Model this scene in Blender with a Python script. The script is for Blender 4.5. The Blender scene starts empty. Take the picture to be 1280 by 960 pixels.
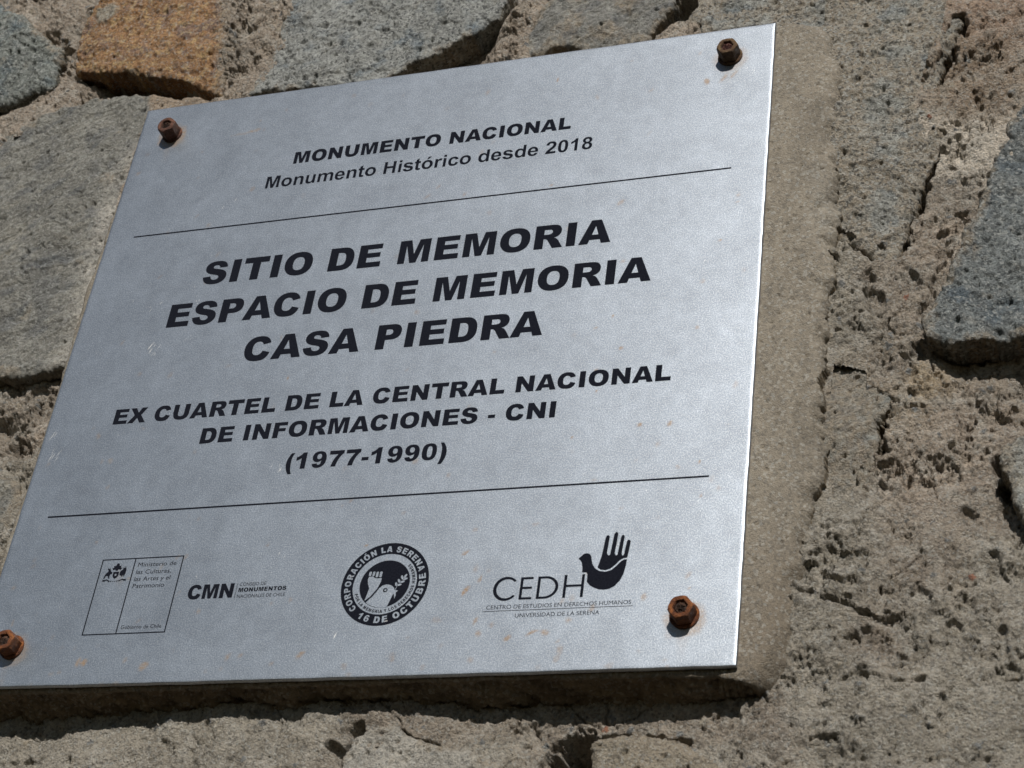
import bpy, bmesh, math, random
import numpy as np
from mathutils import Matrix, Vector

# ------------------------------------------------------------------ camera, light, exposure
SC = bpy.context.scene
COL = SC.collection
H0 = 2.10                      # height of the plaque's centre above the ground, metres
CAM = np.array([0.377113, -0.569483, 0.724198])      # plaque frame: x right, y up, z out of the wall
RC = np.array([[0.944494, 0.123379, -0.304481],
               [-0.076866, -0.818087, -0.569934],
               [-0.319410, 0.561704, -0.763195]])    # rows: image right, image down, forward
FPX = 2317.4


def B(v):                      # plaque frame -> Blender axes
    return Vector((v[0], -v[2], v[1]))


cam_d = bpy.data.cameras.new('camera')
cam = bpy.data.objects.new('camera', cam_d)
COL.objects.link(cam)
M3 = Matrix((B(RC[0]), B(-RC[1]), B(-RC[2]))).transposed()
cam.matrix_world = Matrix.Translation(B(CAM) + Vector((0, 0, H0))) @ M3.to_4x4()
cam_d.sensor_width = 36.0
cam_d.lens = FPX / 1280 * 36.0
cam_d.clip_start = 0.01
cam_d.clip_end = 100
cam_d.dof.use_dof = True
cam_d.dof.focus_distance = 0.985
cam_d.dof.aperture_fstop = 26
SC.camera = cam

SUNV = Vector((0.25, -1.0, 0.60)).normalized()       # towards the sun (Blender axes)
sun_el = math.asin(SUNV.z)
sun_az = math.atan2(SUNV.x, SUNV.y)
world = bpy.data.worlds.new('World')
SC.world = world
world.use_nodes = True
wn = world.node_tree
sky = wn.nodes.new('ShaderNodeTexSky')
sky.sky_type = 'NISHITA'
sky.sun_disc = False
sky.sun_elevation = sun_el
sky.sun_rotation = sun_az
sky.dust_density = 0.0
sky.air_density = 1.0
wn.links.new(sky.outputs[0], wn.nodes['Background'].inputs[0])
wn.nodes['Background'].inputs[1].default_value = 0.05
sl = bpy.data.lights.new('sun', 'SUN')
sl.energy = 5.0
sl.angle = math.radians(0.53)
sl.color = (1.0, 0.955, 0.89)
sun = bpy.data.objects.new('sun', sl)
COL.objects.link(sun)
sun.rotation_euler = (-SUNV).to_track_quat('-Z', 'Y').to_euler()
sun.location = (0.5, -3, 4)
SC.view_settings.view_transform = 'Standard'
SC.view_settings.look = 'None'
SC.view_settings.exposure = -0.40
SC.view_settings.gamma = 1.0
SC.cycles.max_bounces = 6
SC.cycles.diffuse_bounces = 2

# ------------------------------------------------------------------ helpers


def link(name, data, parent=None):
    o = bpy.data.objects.new(name, data)
    COL.objects.link(o)
    if parent:
        o.parent = parent
    return o


def tag(o, label=None, cat=None, group=None, kind=None):
    if label: o['label'] = label
    if cat: o['category'] = cat
    if group: o['group'] = group
    if kind: o['kind'] = kind
    return o


def empty(name, loc):
    o = link(name, None)
    o.location = loc
    o.empty_display_size = 0.05
    return o


def ray(px, py, d):
    """photo pixel -> plaque-frame x, y (mm) on the plane z = d mm"""
    v = RC.T @ np.array([(px - 640) / FPX, (py - 480) / FPX, 1.0])
    t = (d / 1000 - CAM[2]) / v[2]
    p = CAM + v * t
    return p[0] * 1000, p[1] * 1000


# ---- vectorised gradient noise
_perm = {}


def perlin(x, y, seed=0):
    if seed not in _perm:
        r = np.random.RandomState(seed)
        p = r.permutation(512).astype(np.int32)
        a = r.rand(512) * 2 * np.pi
        _perm[seed] = (np.concatenate([p, p]), np.cos(a).astype(np.float32), np.sin(a).astype(np.float32))
    p, gx, gy = _perm[seed]
    xi = np.floor(x).astype(np.int32); yi = np.floor(y).astype(np.int32)
    xf = (x - xi).astype(np.float32); yf = (y - yi).astype(np.float32)
    xi &= 511; yi &= 511
    u = xf * xf * xf * (xf * (xf * 6 - 15) + 10); v = yf * yf * yf * (yf * (yf * 6 - 15) + 10)

    def g(ix, iy, fx, fy):
        h = p[p[ix & 511] + (iy & 511)]
        return gx[h] * fx + gy[h] * fy
    a = g(xi, yi, xf, yf); b = g(xi + 1, yi, xf - 1, yf)
    c = g(xi, yi + 1, xf, yf - 1); d = g(xi + 1, yi + 1, xf - 1, yf - 1)
    return ((a + (b - a) * u) + ((c + (d - c) * u) - (a + (b - a) * u)) * v) * 1.5


def fbm(x, y, scale, octs=4, seed=0, gain=0.5, ridge=False):
    s = 0; amp = 1; tot = 0
    for i in range(octs):
        n = perlin(x / scale + 17.3 * i, y / scale - 9.1 * i, seed + i)
        if ridge: n = 1 - 2 * np.abs(n)
        s = s + amp * n; tot += amp
        amp *= gain; scale = scale / 2.03
    return s / tot


def worley(x, y, scale, seed=0):
    """distance to the nearest and second nearest jittered point, cell random"""
    r = np.random.RandomState(seed + 999)
    jx, jy, jr = r.rand(256, 256), r.rand(256, 256), r.rand(256, 256)
    X = x / scale; Y = y / scale
    xi = np.floor(X).astype(int); yi = np.floor(Y).astype(int)
    f1 = np.full(X.shape, 9.0); f2 = np.full(X.shape, 9.0); cid = np.zeros(X.shape)
    for a in (-1, 0, 1):
        for b in (-1, 0, 1):
            cx = xi + a; cy = yi + b
            d = np.hypot(cx + jx[cx & 255, cy & 255] - X, cy + jy[cx & 255, cy & 255] - Y)
            m = d < f1
            f2 = np.where(m, f1, np.minimum(f2, d))
            cid = np.where(m, jr[cx & 255, cy & 255], cid)
            f1 = np.where(m, d, f1)
    return f1, f2, cid


def sst(a, b, x):
    t = np.clip((x - a) / (b - a), 0, 1)
    return t * t * (3 - 2 * t)


def sdf(poly, x, y):
    """signed distance to a polygon, negative inside"""
    d = np.full(x.shape, 1e9); ins = np.zeros(x.shape, bool)
    n = len(poly)
    for i in range(n):
        ax, ay = poly[i]; bx, by = poly[(i + 1) % n]
        ex, ey = bx - ax, by - ay
        wx = x - ax; wy = y - ay
        t = np.clip((wx * ex + wy * ey) / (ex * ex + ey * ey + 1e-9), 0, 1)
        d = np.minimum(d, (wx - t * ex) ** 2 + (wy - t * ey) ** 2)
        c = ((ay > y) != (by > y)) & (x < (bx - ax) * (y - ay) / ((by - ay) if by != ay else 1e-9) + ax)
        ins ^= c
    d = np.sqrt(d)
    return np.where(ins, -d, d)


def soft_dir(D, n=6):
    """outward direction of a distance field, from a blurred copy"""
    E_ = D.copy()
    for _ in range(n):
        E_[1:-1] = (E_[:-2] + 2 * E_[1:-1] + E_[2:]) / 4
        E_[:, 1:-1] = (E_[:, :-2] + 2 * E_[:, 1:-1] + E_[:, 2:]) / 4
    b_, a_ = np.gradient(E_)
    g_ = np.hypot(a_, b_) + 1e-6
    return a_ / g_, b_ / g_


def mesh_from(name, verts_mm, quads, mat, parent=None, col=None, smooth=True, attrs=None):
    """verts_mm: N x 3 in the plaque frame (mm)"""
    me = bpy.data.meshes.new(name)
    n = len(verts_mm); m = len(quads)
    v = np.empty((n, 3), np.float32)
    v[:, 0] = verts_mm[:, 0]; v[:, 1] = -verts_mm[:, 2]; v[:, 2] = verts_mm[:, 1]
    v /= 1000
    me.vertices.add(n); me.vertices.foreach_set('co', v.ravel())
    me.loops.add(m * 4); me.loops.foreach_set('vertex_index', quads.astype(np.int32).ravel())
    me.polygons.add(m)
    me.polygons.foreach_set('loop_start', np.arange(0, m * 4, 4, dtype=np.int32))
    me.polygons.foreach_set('loop_total', np.full(m, 4, np.int32))
    me.update(calc_edges=True)
    me.polygons.foreach_set('use_smooth', np.full(m, smooth))
    if col is not None:
        a = me.color_attributes.new('col', 'FLOAT_COLOR', 'POINT')
        c = np.ones((n, 4), np.float32); c[:, :3] = col
        a.data.foreach_set('color', c.ravel())
    for k, arr in (attrs or {}).items():
        a = me.attributes.new(k, 'FLOAT', 'POINT')
        a.data.foreach_set('value', arr.astype(np.float32))
    me.materials.append(mat)
    return link(name, me, parent)


# ------------------------------------------------------------------ materials
def newmat(name):
    m = bpy.data.materials.new(name)
    m.use_nodes = True
    nt = m.node_tree
    return m, nt, nt.nodes['Principled BSDF']


def N(nt, t, **k):
    n = nt.nodes.new(t)
    for a, b in k.items():
        setattr(n, a, b)
    return n


def noise_node(nt, vec, scale, detail=4, rough=0.6, dist=0.0):
    n = N(nt, 'ShaderNodeTexNoise')
    n.inputs['Scale'].default_value = scale
    n.inputs['Detail'].default_value = detail
    n.inputs['Roughness'].default_value = rough
    n.inputs['Distortion'].default_value = dist
    nt.links.new(vec, n.inputs['Vector'])
    return n


def ramp(nt, fac, stops):
    r = N(nt, 'ShaderNodeValToRGB')
    el = r.color_ramp.elements
    while len(el) < len(stops): el.new(0.5)
    for e, (p, c) in zip(el, stops):
        e.position = p
        e.color = (c, c, c, 1) if not isinstance(c, tuple) else (*c, 1)
    nt.links.new(fac, r.inputs[0])
    return r


def mixc(nt, a, b, fac, mode='MIX'):
    m = N(nt, 'ShaderNodeMix', data_type='RGBA', blend_type=mode)
    for sock, val in ((m.inputs[0], fac), (m.inputs[6], a), (m.inputs[7], b)):
        if hasattr(val, 'is_output') or hasattr(val, 'links'):
            nt.links.new(val, sock)
        elif isinstance(val, (tuple, list)):
            sock.default_value = (*val, 1)
        else:
            sock.default_value = val
    return m.outputs[2]


def rock_material(name, lo, hi, grain, bump_d, fleck=0.0, rough=0.9, fine=2600):
    """colour attribute times mineral speckle; relief too small for the mesh as bump"""
    m, nt, bs = newmat(name)
    tc = N(nt, 'ShaderNodeTexCoord').outputs['Object']
    at = N(nt, 'ShaderNodeAttribute', attribute_name='col').outputs['Color']
    n1 = noise_node(nt, tc, grain, 6, 0.75)
    r1 = ramp(nt, n1.outputs[0], [(0.30, lo * 1.27), (0.52, (lo + hi) / 2 * 1.27), (0.70, hi * 1.27)])
    c = mixc(nt, at, r1.outputs[0], 1.0, 'MULTIPLY')
    if fleck > 0:
        v = N(nt, 'ShaderNodeTexVoronoi')
        v.inputs['Scale'].default_value = grain * 1.25
        nt.links.new(tc, v.inputs['Vector'])
        sep = N(nt, 'ShaderNodeSeparateColor')
        nt.links.new(v.outputs['Color'], sep.inputs[0])
        rd = ramp(nt, sep.outputs[0], [(0.66, 0.0), (0.90, fleck)])
        c = mixc(nt, c, (0.045, 0.05, 0.055), rd.outputs[0])
        rl = ramp(nt, sep.outputs[1], [(0.72, 0.0), (0.96, fleck * 0.8)])
        c = mixc(nt, c, (0.62, 0.63, 0.60), rl.outputs[0])
    nt.links.new(c, bs.inputs['Base Color'])
    bs.inputs['Roughness'].default_value = rough
    bs.inputs['Specular IOR Level'].default_value = 0.25
    n2 = noise_node(nt, tc, fine * 0.45, 6, 0.78)
    vg = N(nt, 'ShaderNodeTexVoronoi'); vg.inputs['Scale'].default_value = fine * 0.42
    nt.links.new(tc, vg.inputs['Vector'])
    hs = N(nt, 'ShaderNodeMath', operation='MULTIPLY_ADD'); hs.inputs[1].default_value = -0.38
    nt.links.new(vg.outputs['Distance'], hs.inputs[0]); nt.links.new(n2.outputs[0], hs.inputs[2])
    b1 = N(nt, 'ShaderNodeBump')
    b1.inputs['Strength'].default_value = 1.0
    b1.inputs['Distance'].default_value = bump_d
    nt.links.new(hs.outputs[0], b1.inputs['Height'])
    nt.links.new(b1.outputs[0], bs.inputs['Normal'])
    return m


MAT_GRANITE = rock_material('granite', 0.55, 1.50, 620, 0.0021, 0.62)
MAT_LAYER = rock_material('layered_rock', 0.62, 1.42, 520, 0.0020, 0.34)
MAT_ORANGE = rock_material('rusty_rock', 0.50, 1.55, 620, 0.0020, 0.42)
MAT_MORTAR = rock_material('mortar', 0.72, 1.28, 700, 0.0022, 0.42, fine=2100)
MAT_CEMENT = rock_material('cement', 0.80, 1.20, 600, 0.0009, 0.30, fine=2600)

# ------------------------------------------------------------------ the wall: mortar, stones, cement bed
PLATE = 200.0


def in_plate(x, y, m=0.0):
    return (np.abs(x) < PLATE + m) & (np.abs(y) < PLATE + m)


def clip_plate(x, y, h, lim=-4.2):
    return np.where(in_plate(x, y, 1.2), np.minimum(h, lim), h)


def interp_pts(pts, vals, x, y, power=3.2, soft=5.0):
    if x.ndim == 2 and x.size > 40000:
        n0, n1 = x.shape
        k = 6
        xs_ = np.unique(np.append(np.arange(0, n1, k), n1 - 1)); ys_ = np.unique(np.append(np.arange(0, n0, k), n0 - 1))
        cx_, cy_ = np.meshgrid(x[0, xs_], y[ys_, 0])
        c_ = _interp_pts(pts, vals, cx_.ravel(), cy_.ravel(), power, soft)
        c_ = c_.reshape(len(ys_), len(xs_), -1)
        fx = np.interp(np.arange(n1), xs_, np.arange(len(xs_))); ix = np.minimum(fx.astype(int), len(xs_) - 2); fx = (fx - ix)[None, :, None]
        fy = np.interp(np.arange(n0), ys_, np.arange(len(ys_))); iy = np.minimum(fy.astype(int), len(ys_) - 2); fy = (fy - iy)[:, None, None]
        r0 = c_[iy]; r1 = c_[iy + 1]
        a_ = r0[:, ix] * (1 - fx) + r0[:, ix + 1] * fx; b_ = r1[:, ix] * (1 - fx) + r1[:, ix + 1] * fx
        return (a_ * (1 - fy) + b_ * fy).reshape(x.size, -1)
    return _interp_pts(pts, vals, x, y, power, soft)


def _interp_pts(pts, vals, x, y, power=3.2, soft=5.0):
    """inverse distance interpolation of scattered values"""
    vals = np.asarray(vals, float)
    if vals.ndim == 1: vals = vals[:, None]
    num = np.zeros((x.size, vals.shape[1])); den = np.zeros(x.size)
    xf = x.ravel(); yf = y.ravel()
    for (a, b), v in zip(pts, vals):
        w = 1.0 / ((xf - a) ** 2 + (yf - b) ** 2 + soft ** 2) ** (power / 2)
        num += w[:, None] * v; den += w
    return num / den[:, None]


# photo pixel, depth of the mortar there (mm behind the plaque's face), colour key
MP = [(40, 8, -9, 'p'), (75, 60, -20, 'p'), (60, 130, -14, 'p'), (20, 178, -13, 'p'), (5, 132, -24, 'p'), (35, 118, -22, 'p'), (110, 100, -18, 'p'),
      (150, 115, -26, 'b'), (230, 115, -24, 'b'), (296, 60, -9, 'b'), (300, 100, -11, 'p'), (330, 20, -7, 'p'), (320, 60, -8, 'p'),
      (400, 105, -24, 'b'), (470, 98, -26, 'b'), (560, 70, -32, 'b'), (600, 50, -32, 'b'), (612, 40, -32, 'b'), (598, 66, -30, 'b'), (640, 64, -9, 'p'), (652, 45, -9, 'p'), (645, 20, -6, 'p'),
      (690, 65, -22, 'b'), (740, 60, -16, 'b'), (820, 30, -24, 'g'), (845, 20, -20, 'g'), (845, 40, -8, 'p'),
      (1240, 20, -8, 'r'), (1215, 70, -9, 'o'), (1230, 120, -8, 'o'), (1200, 130, -9, 'o'), (1190, 165, -9, 'w'), (1215, 160, -8, 'w'),
      (1200, 200, -10, 'w'), (1180, 195, -10, 'w'), (1165, 240, -14, 'b'), (1190, 250, -12, 'b'), (1150, 300, -16, 'p'),
      (1185, 300, -12, 'p'), (1090, 350, -13, 'b'), (1120, 370, -14, 'b'), (1060, 360, -9, 'g'), (1060, 400, -9, 'g'), (1047, 310, -7, 'g'), (1048, 345, -7, 'g'), (1046, 385, -8.5, 'g'), (1034, 640, -8.5, 'g'), (1030, 690, -7, 'g'), (1024, 750, -6.5, 'g'), (1020, 800, -6.5, 'g'),
      (1140, 400, -14, 'b'), (1125, 460, -12, 'b'), (1150, 470, -13, 'w2'), (1210, 460, -26, 'b'), (1270, 470, -26, 'b'),
      (1200, 520, -16, 'p'), (1270, 520, -17, 'p'), (1150, 600, -14, 'p'), (1220, 600, -15, 'p'), (1240, 640, -18, 'b'),
      (1150, 700, -12, 'b'), (1250, 700, -12, 'g'), (1100, 800, -12, 'b'), (1160, 790, -13, 'g'), (1200, 850, -9, 'g'), (1280, 900, -8, 'g'),
      (1050, 850, -8, 'g'), (1050, 900, -8, 'g'), (1100, 900, -7, 'g'), (1050, 955, -13, 'g'), (1000, 870, -10, 'g'), (960, 880, -14, 'b'),
      (960, 910, -14, 'b'), (900, 905, -21, 'b'), (860, 900, -24, 'b'), (800, 910, -26, 'b'), (700, 905, -25, 'b'), (600, 900, -22, 'b'),
      (540, 890, -19, 'b'), (470, 890, -17, 'b'), (400, 885, -17, 'g'), (300, 890, -18, 'g'), (200, 895, -20, 'g'), (120, 910, -24, 'g'),
      (50, 925, -26, 'g'), (0, 925, -26, 'g'), (300, 940, -16, 'g'), (100, 955, -20, 'g'), (600, 950, -19, 'g'), (900, 955, -16, 'g'),
      (0, 510, -24, 'b'), (60, 505, -22, 'b'), (8, 548, -40, 'b'), (40, 540, -16, 'p'), (40, 590, -13, 'g'), (18, 600, -15, 'g'), (10, 650, -11, 'g'),
      (90, 468, -26, 'b'), (150, 220, -8, 'p'), (135, 270, -8, 'w'), (112, 340, -7, 'w'), (95, 400, -7, 'w')]
COLS = {'p': (0.345, 0.288, 0.232), 'b': (0.285, 0.243, 0.197), 'g': (0.310, 0.280, 0.232), 'o': (0.262, 0.203, 0.150),
        'r': (0.330, 0.245, 0.185), 'w': (0.58, 0.52, 0.44), 'w2': (0.42, 0.34, 0.24)}
mp_xy = [ray(a, b, d) for a, b, d, k in MP]
mp_d = [d for a, b, d, k in MP]
mp_c = [COLS[k] for a, b, d, k in MP]
for a in range(-180, 181, 60):            # behind the plaque
    for b in range(-170, 171, 60):
        mp_xy.append((a, b)); mp_d.append(-27); mp_c.append(COLS['b'])
# rings of points far outside the picture keep the depth sane
for k in range(24):
    an = k * 2 * math.pi / 24
    mp_xy.append((620 * math.cos(an), 560 * math.sin(an))); mp_d.append(-16 - 6 * (k % 3)); mp_c.append(COLS['g'])


# photo pixel, radius (mm), depth (mm): holes and gaps raked into the mortar
CARVE = [(1190, 60, 6, 13), (1181, 85, 5, 14), (1170, 104, 4, 9), (1172, 178, 4, 6), (1160, 212, 5, 9), (1148, 240, 6, 13), (1138, 268, 6, 14), (1126, 296, 6, 13), (1108, 324, 6, 8),
         (1084, 318, 6, 8), (1060, 300, 5, 6), (1097, 556, 3, 9), (1103, 530, 3, 6), (715, 935, 12, 22), (712, 960, 13, 24), (690, 950, 8, 18), (735, 925, 6, 14), (440, 912, 5, 8), (432, 935, 4, 9), (5, 545, 10, 14), (20, 560, 6, 8), (60, 46, 6, 8), (76, 55, 5, 8),
         (850, 5, 8, 14), (836, 24, 6, 12), (820, 40, 6, 10), (646, 30, 5, 7), (1062, 800, 3, 4), (1085, 790, 3, 4), (1145, 440, 5, 7), (1262, 610, 5, 12), (1254, 580, 5, 12),
         (1080, 850, 3, 4), (1150, 856, 3, 4), (1270, 845, 4, 4), (1205, 640, 4, 4), (1150, 745, 5, 4), (1170, 775, 5, 4), (1190, 790, 4, 4), (1140, 350, 5, 4), (1090, 380, 6, 5), (1130, 445, 3, 5), (1050, 690, 3, 3), (1240, 700, 5, 4)]
GAPS = [([(1200, 28), (1183, 78), (1169, 108)], 4.0, 15), ([(1172, 170), (1160, 204), (1146, 236), (1133, 268), (1122, 300), (1112, 320)], 4.2, 15), ([(1112, 322), (1090, 316), (1064, 300), (1040, 290)], 3.4, 8),
        ([(854, -6), (838, 22), (822, 38), (804, 52)], 5.0, 15), ([(1106, 500), (1100, 530), (1090, 558)], 1.8, 9), ([(88, 82), (140, 96), (200, 104), (268, 112)], 5, 8),
        ([(1038, 756), (1060, 761), (1085, 768)], 1.0, 3), ([(1045, 850), (1080, 846), (1130, 856), (1155, 850)], 0.8, 2.2), ([(-10, 126), (30, 112), (54, 100)], 5, 11), ([(1240, 846), (1280, 852)], 1.4, 3.5), ([(1152, 500), (1130, 505)], 1.2, 4),
        ([(450, 912), (480, 905), (540, 925)], 1.6, 5), ([(405, 925), (425, 950), (440, 965)], 2.2, 8), ([(690, 922), (730, 910), (790, 905), (850, 912)], 1.8, 5), ([(1185, 312), (1165, 360), (1150, 398)], 1.2, 4)]
GAPS = [([ray(a, b, -12) for a, b in p], r, d) for p, r, d in GAPS]
CARVE = [c for c in CARVE if c[3] != 13 and c[:2] not in ((1181, 85), (1138, 268), (1160, 212), (1084, 318), (1060, 300), (1108, 324), (850, 5), (836, 24), (820, 40))]
CARVE = [(*ray(a, b, -14), r, d) for a, b, r, d in CARVE]


def mortar_height(x, y):
    h = interp_pts(mp_xy, mp_d, x, y)[:, 0].reshape(x.shape)
    wx = x + 5 * fbm(x, y, 16, 3, 71, 0.6); wy = y + 5 * fbm(x, y, 16, 3, 76, 0.6)
    gx = x + 1.5 * perlin(x / 2.6, y / 2.6, 81); gy = y + 1.5 * perlin(x / 2.6, y / 2.6, 82)
    smooth = np.clip(sst(-160, -222, y) * 0.45 + 0.75 * sst(0.02, 0.35, fbm(x, y, 34, 4, 83)), 0, 0.9)
    rough = 1 - smooth
    h = h + 3.0 * fbm(x, y, 42, 3, 5)
    h = h + rough * (3.4 * fbm(wx, wy, 15, 5, 11, 0.62))
    def grains(sc, seed, k, amp):
        f1, f2, cid = worley(gx, gy, sc, seed)
        r = 0.30 + 0.32 * cid
        return amp * k * np.sqrt(np.clip(1 - (f1 / r) ** 2, 0, 1)) * (0.25 + 0.75 * (cid * 9.7 % 1))
    pr = sst(-0.25, 0.25, fbm(x, y, 28, 3, 97))
    h = h + grains(4.6, 3, 0.25 + 0.75 * rough * pr, 1.7) + grains(2.5, 4, 0.35 + 0.65 * rough, 0.75) + grains(1.5, 6, 1.0, 0.45)
    v = fbm(wx, wy, 13, 5, 91, 0.66, ridge=True)                  # torn crevices with hard lips
    patch = sst(-0.2, 0.3, fbm(x, y, 36, 3, 95))
    h = h - (0.3 + 0.7 * rough) * patch * (sst(0.27, 0.35, v) * 2.2 + sst(0.42, 0.52, v) * 2.2)
    v = fbm(gx + 50, gy, 7.5, 4, 191, 0.66)
    h = h - (0.4 + 0.6 * rough) * sst(0.30, 0.38, v) * 2.0
    f1, f2, cid = worley(gx, gy, 12.5, 8)                         # a few pits
    rad = 0.05 + 0.16 * (cid * 7.3 % 1) ** 2
    h = h - (0.3 + 0.7 * rough) * sst(rad, rad * 0.55, f1) * (cid > 0.62) * (1.2 + 16 * rad)
    f1, f2, cid = worley(gx + 3, gy, 5.2, 18)
    rad = 0.06 + 0.16 * (cid * 5.1 % 1)
    h = h - (0.6 + 0.4 * rough) * sst(rad, rad * 0.5, f1) * (cid > 0.80) * 1.8
    cr = np.abs(perlin(wx / 30, wy / 30, 44))
    h = h - 2.4 * sst(0.018, 0.004, cr) * (perlin(x / 40, y / 40, 45) > 0.05)
    # the ledge low on the right: a lip of cement that has let go
    (ax, ay), (bx_, by_) = ray(1032, 748, -9), ray(1104, 768, -9)
    ux, uy = bx_ - ax, by_ - ay; L = math.hypot(ux, uy); ux /= L; uy /= L
    al = (x - ax) * ux + (y - ay) * uy; up = -(x - ax) * uy + (y - ay) * ux + 1.5 * perlin(x / 9, y / 9, 46)
    h = h + 2.6 * sst(-0.3, 0.3, up) * sst(34, 0, up) * sst(-6, 2, al) * sst(L + 8, L - 4, al)
    nz = fbm(gx, gy, 9, 4, 88, 0.65)
    for pl_, r, d in GAPS:
        dist = np.full(x.shape, 1e9)
        for (ax, ay), (bx_, by_) in zip(pl_[:-1], pl_[1:]):
            ex, ey = bx_ - ax, by_ - ay
            t = np.clip(((wx - ax) * ex + (wy - ay) * ey) / (ex * ex + ey * ey), 0, 1)
            dist = np.minimum(dist, np.hypot(wx - ax - t * ex, wy - ay - t * ey))
        h = h - d * sst(1.3, 0.75, dist / r + 0.5 * nz)
    for a, b, r, d in CARVE:
        if x.size > 10 ** 5 and not (x.min() < a < x.max()): continue
        q = np.hypot(wx - a, wy - b) / r + 0.55 * nz
        h = h - d * sst(1.35, 0.55, q)
    return h


def quads_from_mask(cell, idx):
    i, j = np.nonzero(cell)
    return np.stack([idx[i, j], idx[i, j + 1], idx[i + 1, j + 1], idx[i + 1, j]], 1)


def grid(x0, x1, y0, y1, st):
    xs = np.arange(x0, x1 + st * 0.5, st); ys = np.arange(y0, y1 + st * 0.5, st)
    return np.meshgrid(xs, ys)          # [row=y, col=x]


# outline of what the photo shows, in the wall plane, used to grade mesh density
VIEW = [ray(0, 0, -15), ray(1280, 0, -15), ray(1280, 960, -15), ray(0, 960, -15)]

wall = empty('stone_wall', (0, 0.03, H0))
tag(wall, 'rubble stone wall of grey and rusty stones set in rough brown mortar behind the plaque', 'wall')
WOFF = np.array([0, 0, 0.0])

STONES = []      # dict(name, poly(mm), ...)


def stone_px(pts, d, **k):
    poly = [ray(a, b, d) for a, b in pts]
    k.update(poly=poly, d=d)
    STONES.append(k)


# --- each stone: outline in photo pixels on its own front plane, depth, character
stone_px([(-40, -30), (0, 6), (24, 14), (42, 30), (52, 42), (70, 50), (64, 62), (54, 86), (46, 96), (28, 98), (0, 109), (-45, 124), (-90, 60)], -2,
         label='grey green speckled stone at the top left corner', kind='granite', base=(0.220, 0.235, 0.218), dust=0.15, seed=1, tilt=(-0.05, 0.12), r=5)
stone_px([(88, 80), (93, 52), (98, 28), (118, 2), (140, -30), (262, -32), (286, 12), (293, 22), (287, 45), (279, 75), (268, 108), (246, 97), (225, 90), (187, 87), (140, 83)], -4,
         label='rust orange stone with a grey right end', kind='orange', base=(0.31, 0.180, 0.092), dust=0.0, seed=2, tilt=(0.0, 0.05), r=2.2)
stone_px([(368, -30), (352, 5), (341, 40), (327, 70), (316, 84), (304, 108), (330, 104), (365, 100), (400, 98), (440, 93), (474, 91), (484, 82), (510, 67), (541, 51),
          (590, 27), (617, 9), (628, -8), (634, -40)], -3,
         label='pale grey speckled stone above the top edge of the plaque', kind='granite', base=(0.300, 0.305, 0.290), dust=0.12, seed=3, tilt=(0.0, 0.0), r=2.4, warp=0.6)
stone_px([(700, -30), (672, 10), (658, 40), (652, 62), (668, 62), (690, 55), (712, 52), (735, 58), (770, 52), (802, 45), (816, 28), (836, 4), (852, -30)], -6,
         label='grey stone with tan patches at the top centre', kind='layer', base=(0.250, 0.245, 0.225), dust=0.45, seed=4, tilt=(0.0, 0.02), r=3.5)
stone_px([(905, -30), (880, -6), (862, 12), (852, 34), (860, 52), (905, 90), (940, 150), (980, 240), (1020, 270), (1036, 284), (1062, 292), (1084, 306), (1096, 318), (1112, 316),
          (1121, 298), (1136, 258), (1150, 226), (1164, 196), (1177, 166), (1170, 142), (1163, 120), (1169, 98), (1182, 60), (1198, 30), (1204, -4), (1210, -34)], -5.8,
         label='large grey stone smeared with cement to the right of the plaque', kind='granite', base=(0.290, 0.288, 0.262), dust=0.60, seed=5, tilt=(0.0, 0.0), r=4.5)
stone_px([(1330, 60), (1286, 96), (1268, 128), (1247, 176), (1228, 228), (1213, 272), (1192, 322), (1172, 368), (1153, 402), (1156, 416), (1174, 420), (1194, 420), (1216, 414), (1252, 413), (1300, 404), (1360, 396)], 0,
         label='blue grey granite stone on the right, proud of the mortar', kind='granite', base=(0.190, 0.205, 0.204), dust=0.28, seed=6, tilt=(0.0, 0.0), r=2.6)
stone_px([(1340, 520), (1292, 536), (1268, 548), (1256, 560), (1252, 578), (1260, 600), (1268, 622), (1290, 650), (1340, 660)], -2,
         label='small pale stone at the right margin', kind='granite', base=(0.34, 0.33, 0.29), dust=0.3, seed=7, tilt=(0.0, 0.0), r=3)
stone_px([(1022, 425), (1040, 432), (1072, 436), (1100, 441), (1107, 458), (1106, 476), (1112, 492), (1104, 520), (1094, 545), (1088, 575), (1090, 618), (1060, 634), (1016, 640), (1008, 520)], -10,
         label='narrow blue grey stone beside the cement bed', kind='layer', base=(0.25, 0.255, 0.235), dust=0.42, seed=8, tilt=(0.0, 0.0), r=2.5, warp=1.7)
stone_px([(-70, 230), (-30, 180), (0, 160), (35, 142), (72, 124), (110, 119), (150, 113), (200, 113), (232, 116), (262, 124), (262, 170), (190, 240), (150, 300), (122, 372), (102, 425), (92, 436),
          (74, 448), (52, 456), (24, 459), (-30, 455), (-80, 440)], -6,
         label='large weathered grey brown stone left of the plaque', kind='layer', base=(0.238, 0.232, 0.208), dust=0.12, seed=9, tilt=(0.02, 0.02), r=4)
stone_px([(446, 918), (462, 909), (490, 910), (520, 920), (545, 930), (590, 940), (640, 962), (640, 1010), (420, 1010), (424, 950)], -17,
         label='whitish stone at the bottom edge beneath the plaque', kind='mortar', base=(0.40, 0.375, 0.33), dust=0.25, seed=11, tilt=(0.0, 0.0), r=4)
stone_px([(738, 925), (760, 917), (800, 914), (850, 925), (885, 940), (905, 965), (905, 1010), (742, 1010)], -17,
         label='tan stone beside the dark hole at the bottom edge', kind='mortar', base=(0.315, 0.275, 0.215), dust=0.5, seed=12, tilt=(0.0, 0.0), r=5)
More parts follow.
